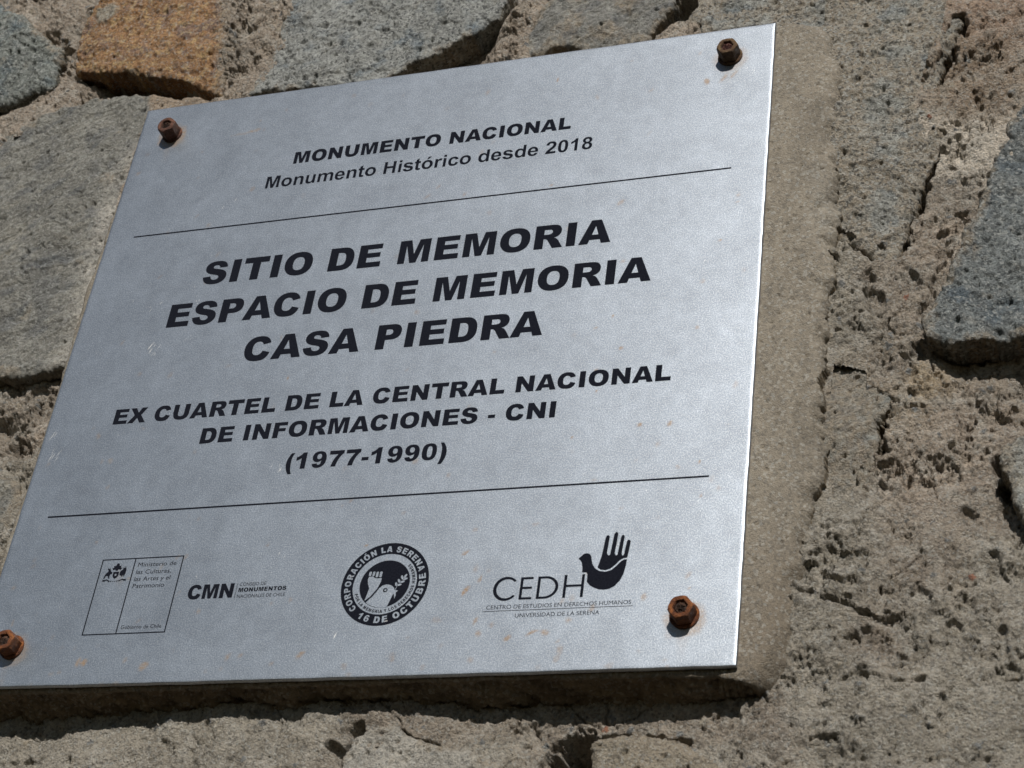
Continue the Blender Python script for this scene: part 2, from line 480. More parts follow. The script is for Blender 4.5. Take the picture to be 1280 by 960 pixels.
stone_px([(-40, 600), (0, 588), (22, 600), (26, 625), (10, 660), (-20, 700), (-60, 700)], -9,
         label='grey stone low at the left margin beside the plaque', kind='layer', base=(0.25, 0.24, 0.21), dust=0.4, seed=13, tilt=(0.0, 0.0), r=5)
# stones just outside the picture
for (pts, d, lab, kd, base, sd) in [
    ([(-120, -60), (-110, -160), (120, -190), (230, -120), (240, -60), (150, -55), (60, -30)], -4, None, 'granite', (0.27, 0.26, 0.23), 21),
    ([(330, -60), (290, -150), (420, -230), (600, -210), (640, -110), (620, -60)], -4, None, 'layer', (0.25, 0.24, 0.20), 22),
    ([(700, -60), (690, -150), (820, -220), (980, -190), (1000, -80), (900, -60)], -5, None, 'granite', (0.30, 0.29, 0.25), 23),
    ([(1080, -70), (1060, -200), (1300, -240), (1420, -120), (1330, -40), (1250, -50)], -5, None, 'layer', (0.24, 0.24, 0.22), 24),
    ([(1400, 60), (1380, 250), (1420, 420), (1600, 380), (1580, 80)], -4, None, 'layer', (0.28, 0.25, 0.20), 25),
    ([(1370, 560), (1360, 700), (1480, 760), (1620, 660), (1560, 520)], -5, None, 'granite', (0.26, 0.27, 0.26), 26),
    ([(1320, 860), (1300, 1020), (1440, 1100), (1560, 960), (1480, 830)], -6, None, 'granite', (0.30, 0.29, 0.25), 27),
    ([(960, 1020), (940, 1130), (1180, 1160), (1250, 1060), (1150, 1000)], -6, None, 'layer', (0.24, 0.23, 0.20), 28),
    ([(430, 1060), (420, 1160), (860, 1190), (880, 1060), (640, 1040)], -8, None, 'granite', (0.27, 0.26, 0.24), 29),
    ([(-60, 1010), (-80, 1150), (340, 1170), (370, 1030), (150, 1000)], -8, None, 'orange', (0.33, 0.23, 0.13), 30),
    ([(-300, 500), (-320, 760), (-130, 820), (-90, 700), (-110, 520)], -6, None, 'granite', (0.27, 0.26, 0.23), 31),
    ([(-330, 100), (-350, 380), (-140, 430), (-100, 240), (-140, 120)], -6, None, 'layer', (0.27, 0.25, 0.20), 32)]:
    stone_px(pts, d, label=lab, kind=kd, base=base, dust=0.3, seed=sd, tilt=(0, 0), r=5, far=True)


def rockcol(kind, base, x, y, seed, dust, sd):
    b = np.array(base)
    n1 = fbm(x, y, 26, 4, seed * 7 + 100)
    n2 = fbm(x, y, 7, 3, seed * 7 + 130, 0.6)
    c = b[None, None, :] * (1 + 0.35 * n1 + 0.22 * n2)[..., None]
    cem = np.array([0.315, 0.268, 0.208])
    if kind == 'granite':
        c = c * (1 + 0.30 * fbm(x, y, 11, 4, seed + 410, 0.65))[..., None]
        blue = sst(0.0, 0.6, fbm(x, y, 18, 3, seed + 400))
        c = c * (1 - 0.35 * blue[..., None] * np.array([1, 0.75, 0.45]))
        tan = sst(0.15, 0.55, fbm(x, y, 14, 4, seed + 430, 0.6))
        c = c * (1 - 0.30 * tan[..., None]) + 0.30 * tan[..., None] * np.array([0.31, 0.27, 0.21])
    if kind == 'layer':
        a = math.radians(32)
        u = x * math.cos(a) + y * math.sin(a); v = -x * math.sin(a) + y * math.cos(a)
        s = fbm(u / 1.9, v, 12, 6, seed + 460, 0.66)
        dk = np.clip(sst(0.0, 0.38, s) * 0.8 + 0.55 * sst(0.05, 0.4, fbm(x, y, 38, 3, seed + 470)), 0, 1)
        c = c * (1 - 0.75 * dk[..., None]) + 0.75 * dk[..., None] * np.array([0.112, 0.120, 0.130])
        s2 = sst(0.1, 0.5, fbm(u / 2.5, v, 16, 4, seed + 480, 0.6))
        c = c * (1 - 0.4 * s2[..., None]) + 0.4 * s2[..., None] * np.array([0.34, 0.318, 0.262])
    if kind == 'orange':
        g = sst(0.0, 0.35, fbm(x, y, 17, 5, seed + 500, 0.65))
        c = c * (1 - 0.8 * g[..., None]) + 0.8 * g[..., None] * np.array([0.20, 0.145, 0.125])
        yl = sst(0.0, 0.35, fbm(x, y, 6, 3, seed + 520, 0.6))
        c = c * (1 - 0.6 * yl[..., None]) + 0.6 * yl[..., None] * np.array([0.48, 0.345, 0.18])
    # cement smears
    dn = fbm(x, y, 24, 5, seed + 540, 0.62) + 0.35 * sst(9, 0, -sd)
    dm = sst(0.42 - dust, 0.72 - dust, dn + 0.55 * sst(262, 238, x) * (x > 225))
    dm = dm * (0.55 + 0.45 * sst(-0.3, 0.3, fbm(x, y, 3.5, 2, seed + 560)))
    c = c * (1 - 0.9 * dm[..., None]) + 0.9 * dm[..., None] * cem
    return np.clip(c, 0.03, 0.8), dm


def build_stone(S, st):
    poly = S['poly']; seed = S['seed']
    xs = [p[0] for p in poly]; ys = [p[1] for p in poly]
    cx, cy = sum(xs) / len(xs), sum(ys) / len(ys)
    X, Y = grid(min(xs) - 5, max(xs) + 5, min(ys) - 5, max(ys) + 5, st)
    wv = S.get('warp', 1.0); wx = X + wv * 4.2 * fbm(X, Y, 20, 5, seed + 50, 0.62); wy = Y + wv * 4.2 * fbm(X, Y, 20, 5, seed + 60, 0.62)
    D = sdf(poly, wx, wy)
    t = np.clip(-D, 0, None)
    # front face
    h = S['d'] + S['tilt'][0] * (X - cx) + S['tilt'][1] * (Y - cy)
    rr = np.random.RandomState(seed)
    if S['kind'] in ('granite', 'orange'):
        fac = np.full(X.shape, 1e9)
        size = max(max(xs) - min(xs), max(ys) - min(ys)) / 2
        for k in range(9):                     # gently broken planes
            an = rr.rand() * 6.28; sl_ = rr.uniform(0.04, 0.22)
            p = rr.uniform(1.0, 3.5) - sl_ * ((X - cx) * math.cos(an) + (Y - cy) * math.sin(an) - rr.uniform(-0.5, 0.4) * size)
            fac = np.minimum(fac, p)
        h = h + np.clip(fac, -7, 2.5) * 0.8 - 1.5
        stp = fbm(X, Y, 30, 4, seed + 12, 0.6) * 3.2
        h = h + 1.3 * (np.floor(stp) + sst(0.42, 0.58, stp - np.floor(stp)))
        h = h + 2.0 * fbm(X, Y, 28, 4, seed + 5, 0.58) + 1.0 * fbm(X, Y, 5.5, 3, seed + 15, 0.68)
        f1, f2, cid = worley(X, Y, 11, seed)
        h = h - sst(0.26, 0.05, f1) * (cid > 0.72) * 2.2
    elif S['kind'] == 'layer':
        a = math.radians(32)
        u = X * math.cos(a) + Y * math.sin(a); v = -X * math.sin(a) + Y * math.cos(a)
        h = h + 3.2 * fbm(X, Y, 60, 3, seed + 5, 0.5) + 2.8 * fbm(u / 1.5, v, 15, 5, seed + 8, 0.62) + 0.5 * fbm(u / 1.4, v, 4, 3, seed + 9, 0.6, ridge=True)
        size = max(max(xs) - min(xs), max(ys) - min(ys)) / 2
        fac = np.full(X.shape, 1e9)
        for k in range(10):
            an = rr.rand() * 6.28; sl_ = rr.uniform(0.05, 0.26)
            fac = np.minimum(fac, rr.uniform(1.0, 4.0) - sl_ * ((X - cx) * math.cos(an) + (Y - cy) * math.sin(an) - rr.uniform(-0.5, 0.4) * size))
        h = h + np.clip(fac, -7, 2.5) * 0.8 - 1.0
        stp = fbm(u / 2, v, 26, 3, seed + 12) * 5
        h = h + 0.8 * (np.floor(stp) + sst(0.44, 0.56, stp - np.floor(stp)))
    else:
        h = h + 2.2 * fbm(X, Y, 24, 5, seed + 5, 0.6) + 0.7 * fbm(X, Y, 6, 3, seed + 9, 0.6, ridge=True)
        f1, f2, cid = worley(X, Y, 6, seed)
        h = h - sst(0.3, 0.08, f1) * (cid > 0.6) * 2.0
    g1 = X + 1.2 * perlin(X / 2.2, Y / 2.2, 81); g2_ = Y + 1.2 * perlin(X / 2.2, Y / 2.2, 82)
    f1, f2, cid = worley(g1, g2_, 3.4, seed + 3)
    h = h + 0.75 * (0.5 - f1) * (0.2 + cid)
    f1, f2, cid = worley(g1, g2_, 8.5, seed + 4)
    rad = 0.05 + 0.17 * (cid * 7.7 % 1)
    h = h - sst(rad, rad * 0.4, f1) * (cid > 0.6) * (0.8 + 9 * rad)
    col, dm = rockcol(S['kind'], S['base'], X, Y, seed, S['dust'], D)
    h = h + dm * (0.35 + 0.7 * fbm(X, Y, 5, 3, seed + 77, 0.6))          # cement smears stand a little proud
    if S['seed'] == 2:       # the orange stone: grey weathered right end
        gx, gy = ray(268, 60, -4)
        g = sst(-6, 6, (X - gx) * 0.95 + (Y - gy) * 0.2 + 5 * fbm(X, Y, 12, 3, 5))
        col = col * (1 - 0.85 * g[..., None]) + 0.85 * g[..., None] * (np.array([0.27, 0.235, 0.19]) * (1 + 0.3 * fbm(X, Y, 8, 3, 6))[..., None])
        gx, gy = ray(132, 12, -4)
        g = sst(11, 7, np.hypot(X - gx, Y - gy) + 3 * fbm(X, Y, 9, 3, 7))
        col = col * (1 - g[..., None]) + g[..., None] * np.array([0.30, 0.265, 0.21])
        h = h + 0.8 * g
    if S['seed'] == 9:       # lime bloom along the plaque side
        lx = X - (-203)
        g = sst(-26, -7, lx + 6 * fbm(X, Y, 20, 3, 36)) * sst(195, 160, Y) * (0.5 + 0.6 * sst(-0.3, 0.4, fbm(X, Y, 14, 4, 33, 0.6)))
        g = np.clip(g * 0.8, 0, 1)
        col = col * (1 - g[..., None]) + g[..., None] * np.array([0.50, 0.47, 0.42])
        g2 = sst(-8, -4, lx + 4 * fbm(X, Y, 12, 3, 34))
        col = col * (1 - 0.8 * g2[..., None]) + 0.8 * g2[..., None] * np.array([0.36, 0.275, 0.20])
    R = S['r'] * (0.7 + 0.6 * sst(-0.4, 0.4, fbm(X, Y, 22, 2, seed + 90)))
    q = np.clip(1 - t / R, 0, 1)
    h = h - R * (1 - np.sqrt(np.clip(1 - q * q, 0, 1))) * 0.85
    h = clip_plate(X, Y, h)
    ins = D < st * 0.3
    cell = ins[:-1, :-1] & ins[1:, :-1] & ins[:-1, 1:] & ins[1:, 1:]
    if not cell.any(): return None
    used = np.zeros(X.shape, bool)
    used[:-1, :-1] |= cell; used[1:, :-1] |= cell; used[:-1, 1:] |= cell; used[1:, 1:] |= cell
    cnt = np.zeros(X.shape, int)
    cnt[:-1, :-1] += cell; cnt[1:, :-1] += cell; cnt[:-1, 1:] += cell; cnt[1:, 1:] += cell
    bd = used & (cnt < 4)
    gy_, gx_ = np.gradient(D, st)
    gl = np.hypot(gx_, gy_) + 1e-6
    gx_ /= gl; gy_ /= gl
    mv = np.where(bd, np.clip(D, -1.2 * st, 1.2 * st), 0)
    PX = X - gx_ * mv; PY = Y - gy_ * mv
    idx = -np.ones(X.shape, int)
    nv = used.sum(); idx[used] = np.arange(nv)
    V = np.stack([PX[used], PY[used], h[used]], 1)
    C = col[used]
    Q = quads_from_mask(cell, idx)
    # side strip: directed boundary edges of the quads
    E = np.concatenate([Q[:, [0, 1]], Q[:, [1, 2]], Q[:, [2, 3]], Q[:, [3, 0]]])
    key = E[:, 0].astype(np.int64) * 10 ** 7 + E[:, 1]; rkey = E[:, 1].astype(np.int64) * 10 ** 7 + E[:, 0]
    be = E[~np.isin(key, rkey)]
    bv = np.unique(be)
    remap = {v: i for i, v in enumerate(bv)}
    dx_, dy_ = soft_dir(D)
    gxv = dx_[used][bv]; gyv = dy_[used][bv]
    loop = np.array([[remap[a], remap[b]] for a, b in be])
    prev = bv
    verts = [V]; cols = [C]; quads = [Q]; off = len(V)
    zs = V[bv, 2]
    steps = [1.0, 2.5, 4.5, 7, 10, 13.5, 17.5, 22, 27, 34, 44]
    for s in steps:
        z = zs - s
        bx = V[bv, 0]; by = V[bv, 1]
        ar = bx + 0.8 * by; nn = perlin(ar / 7, (z + 0.2 * bx) / 6, seed + 31) * 1.6 + perlin(ar / 2.4, z / 2.0, seed + 32) * 0.5
        o = (0.4 if s < 2 else 1.0) * nn - 0.06 * s + (0.35 if s < 3 else 0.5)
        NV = np.stack([bx + gxv * o, by + gyv * o, z], 1)
        verts.append(NV)
        sc_ = 0.85 + 0.25 * perlin(bx / 9 + z / 6, by / 9 - z / 7, seed + 35)
        cols.append(np.clip(C[bv] * sc_[:, None] * np.array([0.93, 0.86, 0.76]), 0.02, 1))
        cur = np.arange(off, off + len(bv)); off += len(bv)
        quads.append(np.stack([prev[loop[:, 1]], prev[loop[:, 0]], cur[loop[:, 0]], cur[loop[:, 1]]], 1))
        prev = cur
    V = np.concatenate(verts) - WOFFS; C = np.concatenate(cols); Q = np.concatenate(quads)
    mat = {'granite': MAT_GRANITE, 'layer': MAT_LAYER, 'orange': MAT_ORANGE, 'mortar': MAT_MORTAR}[S['kind']]
    o = mesh_from('stone', V, Q, mat, wall, C)
    if S['label']: o['label'] = S['label']
    return o


WOFFS = np.array([0, 0, -30.0])     # the wall Empty stands 30 mm behind the plaque's face
for S in STONES:
    build_stone(S, 2.2 if S.get('far') else 0.6)

# ---- mortar
ST = 0.57
X, Y = grid(-440, 420, -330, 420, ST)
H = mortar_height(X, Y)
covered = np.zeros(X.shape, bool)
near = np.full(X.shape, 99.0)
for S in STONES:
    if S.get('far'): continue
    xs = [p[0] for p in S['poly']]; ys = [p[1] for p in S['poly']]
    m = (X > min(xs) - 9) & (X < max(xs) + 9) & (Y > min(ys) - 9) & (Y < max(ys) + 9)
    d = sdf(S['poly'], X[m], Y[m])
    cc = covered[m]; cc |= d < -9; covered[m] = cc
    # keep the mortar below each stone's face so that stones stay proud
    hm = H[m]; w_ = sst(7, 1, d + 1.5 * perlin(X[m] / 7, Y[m] / 7, 19)); H[m] = hm - w_ * np.maximum(hm - (S['d'] - 1.5), 0)
H = np.where(in_plate(X, Y, 3), np.minimum(H, -20), H)
covered |= in_plate(X, Y, -30)
keepv = sdf(VIEW, X, Y) < 10
cell = (keepv[:-1, :-1] | keepv[1:, 1:]) & ~(covered[:-1, :-1] & covered[1:, 1:])
cmap = interp_pts(mp_xy, mp_c, X, Y, power=3.5, soft=4).reshape(X.shape + (3,))
v1 = 1 + 0.38 * fbm(X, Y, 22, 4, 301, 0.6) + 0.32 * fbm(X, Y, 5, 3, 311, 0.6)
cmap = cmap * v1[..., None]
gr = sst(-0.1, 0.45, fbm(X, Y, 12, 5, 321, 0.65))[..., None]
cmap = cmap * (1 - 0.62 * gr) + 0.62 * gr * np.array([0.43, 0.40, 0.35])
f1, f2, cid = worley(X + 1.2 * perlin(X / 2, Y / 2, 61), Y + 1.2 * perlin(X / 2, Y / 2, 62), 7, 60)                     # pebbles and brick crumbs in the mix
peb = (f1 < 0.10 + 0.14 * (cid * 31 % 1)) & (cid > 0.86)
pc = np.where((cid > 0.9965)[..., None], np.array([0.30, 0.15, 0.10]), np.where((cid > 0.90)[..., None], np.array([0.20, 0.20, 0.195]), np.array([0.38, 0.33, 0.26])))
cmap = np.where(peb[..., None], pc, cmap)
H = H + np.where(peb, 0.5, 0)
used = np.zeros(X.shape, bool)
used[:-1, :-1] |= cell; used[1:, :-1] |= cell; used[:-1, 1:] |= cell; used[1:, 1:] |= cell
idx = -np.ones(X.shape, int); idx[used] = np.arange(used.sum())
V = np.stack([X[used], Y[used], H[used]], 1); C = cmap[used]; Q = quads_from_mask(cell, idx)
X3, Y3 = grid(-470, 450, -360, 450, 1.7)
H3 = mortar_height(X3, Y3); k3 = sdf(VIEW, X3, Y3)
H3 = np.where(in_plate(X3, Y3, 3), np.minimum(H3, -22), H3) - 0.4
H3 = np.where(k3 < 8, H3 - 6, H3)
c3 = (k3 > 4) & (k3 < 70); c3 = c3[:-1, :-1] & c3[1:, 1:]
i3 = np.arange(X3.size).reshape(X3.shape) + len(V)
C3_ = (interp_pts(mp_xy, mp_c, X3, Y3, power=3.5, soft=4).reshape(X3.shape + (3,)) * (1 + 0.22 * fbm(X3, Y3, 22, 4, 301, 0.6) + 0.22 * fbm(X3, Y3, 5, 3, 311, 0.6))[..., None]).reshape(-1, 3)
Q = np.concatenate([Q, quads_from_mask(c3, i3)])
V = np.concatenate([V, np.stack([X3.ravel(), Y3.ravel(), H3.ravel()], 1)]); C = np.concatenate([C, C3_])
# coarse continuation of the wall beyond the picture, a little lower than the fine sheet
X2, Y2 = grid(-1100, 1100, -1000, 1000, 5)
H2 = mortar_height(X2, Y2) + 0.0
k2 = sdf(VIEW, X2, Y2)
H2 = np.where(k2 < 24, H2 - 8, H2)
c2 = ~((k2 < 55)[:-1, :-1] & (k2 < 55)[1:, 1:])
i2 = np.arange(X2.size).reshape(X2.shape) + len(V)
C2 = (interp_pts(mp_xy, mp_c, X2, Y2, soft=4).reshape(X2.shape + (3,)) * (1 + 0.25 * fbm(X2, Y2, 30, 3, 301))[..., None]).reshape(-1, 3)
V = np.concatenate([V, np.stack([X2.ravel(), Y2.ravel(), H2.ravel()], 1)]) - WOFFS
Q = np.concatenate([Q, quads_from_mask(c2, i2)])
C = np.clip(np.concatenate([C, C2]), 0.02, 0.85)
mo = mesh_from('mortar', V, Q, MAT_MORTAR, wall, C)

# ---- cement bed that carries the plaque
bed_poly = [(-205, -202), (-206, -120), (-204, -40), (-206, 60), (-204, 130), (-203, 199), (-100, 198), (60, 198), (199, 198), (206, 203), (222, 200), (233, 186), (237, 170), (236, 110), (237, 40),
            (233, -30), (233, -90), (228, -150), (230, -185), (224, -204), (208, -207), (190, -203), (80, -201), (-60, -202)]
st = 0.8
X, Y = grid(-214, 246, -222, 212, st)
rt = sst(206, 226, X)
wx = X + (1.6 + 5 * rt) * fbm(X, Y, 22, 5, 801, 0.62); wy = Y + (1.2 + 3 * rt) * fbm(X, Y, 22, 5, 802, 0.62)
D = sdf(bed_poly, wx, wy)
h = -3.4 + 0.55 * fbm(X / 1.5, Y / 4, 12, 4, 810, 0.55) + 0.5 * fbm(X, Y, 40, 2, 815) + 0.40 * fbm(X / 1.3, Y / 2, 3.2, 3, 817, 0.65)
f1, f2, cid = worley(X, Y, 8.5, 70)
h = h - sst(0.13, 0.04, f1) * (cid > 0.55) * 1.5
R = 3.0 + 15 * rt * (0.5 + fbm(X, Y, 30, 3, 805)) + 22 * sst(-120, -205, Y) * sst(198, 222, X)
q = np.clip(1 + D / R, 0, 1)
h = h - R * (1 - np.sqrt(np.clip(1 - q * q, 0, 1))) * 0.8
h = np.where(in_plate(X, Y, 0.8), np.minimum(h, -3.4), h)
ins = D < st * 0.3
cell = ins[:-1, :-1] & ins[1:, :-1] & ins[:-1, 1:] & ins[1:, 1:]
deep = in_plate(X, Y, -8)
cell &= ~(deep[:-1, :-1] & deep[1:, 1:])
insc = ins[:-1, :-1] & ins[1:, :-1] & ins[:-1, 1:] & ins[1:, 1:]
used = np.zeros(X.shape, bool); cnt = np.zeros(X.shape, int); cni = np.zeros(X.shape, int)
for a, b in ((slice(None, -1), slice(None, -1)), (slice(1, None), slice(None, -1)), (slice(None, -1), slice(1, None)), (slice(1, None), slice(1, None))):
    used[a, b] |= cell; cni[a, b] += insc
bd = used & (cni < 4)
gy_, gx_ = np.gradient(D, st); gl = np.hypot(gx_, gy_) + 1e-6; gx_ /= gl; gy_ /= gl
mv = np.where(bd, np.clip(D, -1.2 * st, 1.2 * st), 0)
idx = -np.ones(X.shape, int); idx[used] = np.arange(used.sum())
n1 = fbm(X, Y, 30, 4, 820, 0.55); n2 = fbm(X / 1.2, Y / 3, 8, 4, 825, 0.6)
c = np.array([0.226, 0.198, 0.158])[None, None] * (1 + 0.30 * n1 + 0.24 * n2)[..., None]
lt = sst(0.1, 0.6, fbm(X / 1.5, Y / 4, 26, 3, 830))[..., None]
c = c * (1 - 0.25 * lt) + 0.25 * lt * np.array([0.31, 0.295, 0.26])
dk = (sst(-115, -180, Y + 14 * n1) * sst(-0.5, 0.3, n2 + 0.3))[..., None]                                 # damp, browner foot
c = c * (1 - 0.6 * dk) + 0.6 * dk * np.array([0.165, 0.135, 0.100])
V = np.stack([(X - gx_ * mv)[used], (Y - gy_ * mv)[used], h[used]], 1); C = c[used]; Q = quads_from_mask(cell, idx)
E = np.concatenate([Q[:, [0, 1]], Q[:, [1, 2]], Q[:, [2, 3]], Q[:, [3, 0]]])
key = E[:, 0].astype(np.int64) * 10 ** 7 + E[:, 1]; rkey = E[:, 1].astype(np.int64) * 10 ** 7 + E[:, 0]
be = E[~np.isin(key, rkey)]
bdv = bd[used]
be = be[bdv[be[:, 0]] & bdv[be[:, 1]]]
bv = np.unique(be); remap = {v: i for i, v in enumerate(bv)}
loop = np.array([[remap[a], remap[b]] for a, b in be])
dx_, dy_ = soft_dir(D, 40)
gxv = dx_[used][bv]; gyv = dy_[used][bv]
prev = bv; verts = [V]; cols = [C]; quads = [Q]; off = len(V); zs = V[bv, 2]; bx = V[bv, 0]; by = V[bv, 1]
flare = 0.10 + 0.9 * sst(200, 222, bx) * sst(-184, -200, by)
low = sst(-190, -198, by) * sst(232, 205, bx)
for s in np.arange(0.6, 31, 1.0):
    z = zs - s
    nn = fbm(bx * 0.9 + by, 1.1 * z, 9, 4, 840, 0.62) * 2.6
    nn = nn + low * (2.6 * fbm(bx + 40, 1.7 * z, 5.5, 4, 844, 0.7) + 3.5 * fbm(bx, z, 30, 3, 846) + 0.22 * s - 2.0)
    o = nn * min(1, s / 3) * (1 - 0.8 * sst(206, 226, bx)) + flare * s
    verts.append(np.stack([bx + gxv * o, by + gyv * o, z], 1))
    cols.append(np.clip(C[bv] * (0.9 + 0.3 * perlin(bx / 6 + z / 4, by / 6, 850))[:, None] * np.array([1.0, 0.93, 0.83]), 0.02, 1))
    cur = np.arange(off, off + len(bv)); off += len(bv)
    quads.append(np.stack([prev[loop[:, 1]], prev[loop[:, 0]], cur[loop[:, 0]], cur[loop[:, 1]]], 1)); prev = cur
bed = mesh_from('cement_bed', np.concatenate(verts) - WOFFS, np.concatenate(quads), MAT_CEMENT, wall, np.concatenate(cols))

# ------------------------------------------------------------------ the plaque
plq = empty('memorial_plaque', (0, 0, H0))
tag(plq, 'square brushed metal memorial plaque with black Spanish lettering bolted to the wall', 'plaque')

mp, nt, bs = newmat('brushed_metal')
tc = N(nt, 'ShaderNodeTexCoord').outputs['Object']
st_at = N(nt, 'ShaderNodeAttribute', attribute_name='stain').outputs['Fac']
mpx = N(nt, 'ShaderNodeMapping'); mpx.inputs['Scale'].default_value = (1, 1, 1)
nt.links.new(tc, mpx.inputs[0])
ns = noise_node(nt, tc, 1500, 2, 0.6)
nl = noise_node(nt, tc, 28, 5, 0.62, 0.6)
nm = noise_node(nt, tc, 150, 4, 0.65)
base = ramp(nt, ns.outputs[0], [(0.30, (0.268, 0.303, 0.355)), (0.50, (0.355, 0.392, 0.440)), (0.72, (0.60, 0.63, 0.66))])
cl = ramp(nt, nl.outputs[0], [(0.30, 0.91), (0.70, 1.06)])
c = mixc(nt, base.outputs[0], cl.outputs[0], 1.0, 'MULTIPLY')
cm_ = ramp(nt, nm.outputs[0], [(0.35, 0.93), (0.65, 1.06)])
mpx.inputs['Scale'].default_value = (0.05, 1, 1)
nbz = noise_node(nt, mpx.outputs[0], 1900, 3, 0.7)
brz = ramp(nt, nbz.outputs[0], [(0.3, 0.95), (0.7, 1.05)])
c = mixc(nt, c, brz.outputs[0], 1.0, 'MULTIPLY')
c = mixc(nt, c, cm_.outputs[0], 1.0, 'MULTIPLY')
# stains of rust and lime (their own shapes are in the mesh attribute)
nb = noise_node(nt, tc, 700, 3, 0.7)
sm = N(nt, 'ShaderNodeMath', operation='MULTIPLY')
rb = ramp(nt, nb.outputs[0], [(0.35, 0.35), (0.62, 1.0)])
nt.links.new(st_at, sm.inputs[0]); nt.links.new(rb.outputs[0], sm.inputs[1])
c = mixc(nt, c, (0.33, 0.205, 0.10), sm.outputs[0])
nt.links.new(c, bs.inputs['Base Color'])
inv = N(nt, 'ShaderNodeMath', operation='MULTIPLY_ADD')
nt.links.new(sm.outputs[0], inv.inputs[0]); inv.inputs[1].default_value = -0.7; inv.inputs[2].default_value = 0.92
nt.links.new(inv.outputs[0], bs.inputs['Metallic'])
rr_ = ramp(nt, nl.outputs[0], [(0.3, 0.445), (0.7, 0.46)])
nt.links.new(rr_.outputs[0], bs.inputs['Roughness'])
bp = N(nt, 'ShaderNodeBump'); bp.inputs['Strength'].default_value = 0.22; bp.inputs['Distance'].default_value = 0.0003
nt.links.new(ns.outputs[0], bp.inputs['Height']); nt.links.new(bp.outputs[0], bs.inputs['Normal'])
MAT_METAL = mp

mi, nt, bs = newmat('black_engraving')
tc = N(nt, 'ShaderNodeTexCoord').outputs['Object']
nn_ = noise_node(nt, tc, 1300, 3, 0.7)
rk = ramp(nt, nn_.outputs[0], [(0.35, (0.006, 0.007, 0.012)), (0.75, (0.016, 0.018, 0.026))])
nt.links.new(rk.outputs[0], bs.inputs['Base Color'])
bs.inputs['Roughness'].default_value = 0.8
bs.inputs['Specular IOR Level'].default_value = 0.04
MAT_INK = mi

ms_, nt, bs = newmat('scratched_metal')
bs.inputs['Base Color'].default_value = (0.9, 0.9, 0.88, 1); bs.inputs['Metallic'].default_value = 0.6; bs.inputs['Roughness'].default_value = 0.6
MAT_SCR = ms_

# plate: 2.6 mm sheet with softened arrises and a faint bow
u = np.concatenate([[-200, -199.93, -199.75, -199.4], np.arange(-198.0, 198.01, 1.0), [199.4, 199.75, 199.93, 200]])
X, Y = np.meshgrid(u, u)
e = np.minimum(200 - np.abs(X), 200 - np.abs(Y))
Z = 0.07 * fbm(X, Y, 160, 2, 900) - 0.5 * (1 - np.sqrt(np.clip(1 - np.clip(1 - e / 0.5, 0, 1) ** 2, 0, 1)))
X = X + np.where(e < 0.5, 0.18 * perlin(Y / 9, Y * 0 + 3.3, 51) * np.sign(X) * (np.abs(X) > 199.4), 0); Yb = Y + np.where((e < 0.5) & (np.abs(Y) > 199.4), 0.18 * perlin(X / 11, X * 0 + 7.7, 52), 0) - 0.35 * (1 - (X / 200) ** 2) * (Y < -100) * ((-Y - 100) / 100)      # lower edge sags a hair
stn = np.zeros(X.shape)
BOLTS = [(-176.0, 175.6), (175.4, 177.6), (174.8, -174.2), (-178.5, -178.0)]


def blob(x, y, rx, ry, ang, amt, sd_=0):
    a = math.radians(ang)
    dx = X - x; dy = Y - y
    p = (dx * math.cos(a) + dy * math.sin(a)) / rx; q_ = (-dx * math.sin(a) + dy * math.cos(a)) / ry
    d = np.hypot(p, q_) + 0.35 * perlin(X / 3.2, Y / 3.2, 40 + sd_)
    return min(amt * 1.5, 0.95) * sst(1.0, 0.45, d)


rs = np.random.RandomState(5)
for (bx_, by_), k in zip(BOLTS, (0.75, 0.35, 0.5, 0.5)):
    r_ = np.hypot(X - bx_, Y - by_ + 1.5) + 1.5 * perlin(X / 4, Y / 4, 7)
    stn = np.maximum(stn, k * sst(11.5, 8.0, r_))
    stn = np.maximum(stn, k * 0.35 * sst(4.0, 0.5, np.abs(X - bx_ + 0.5 + 1.2 * perlin(X / 9, Y / 9, 8))) * sst(by_ - 26, by_ - 9, Y) * (Y < by_))


def at(px_, py_): return ray(px_, py_, 0)


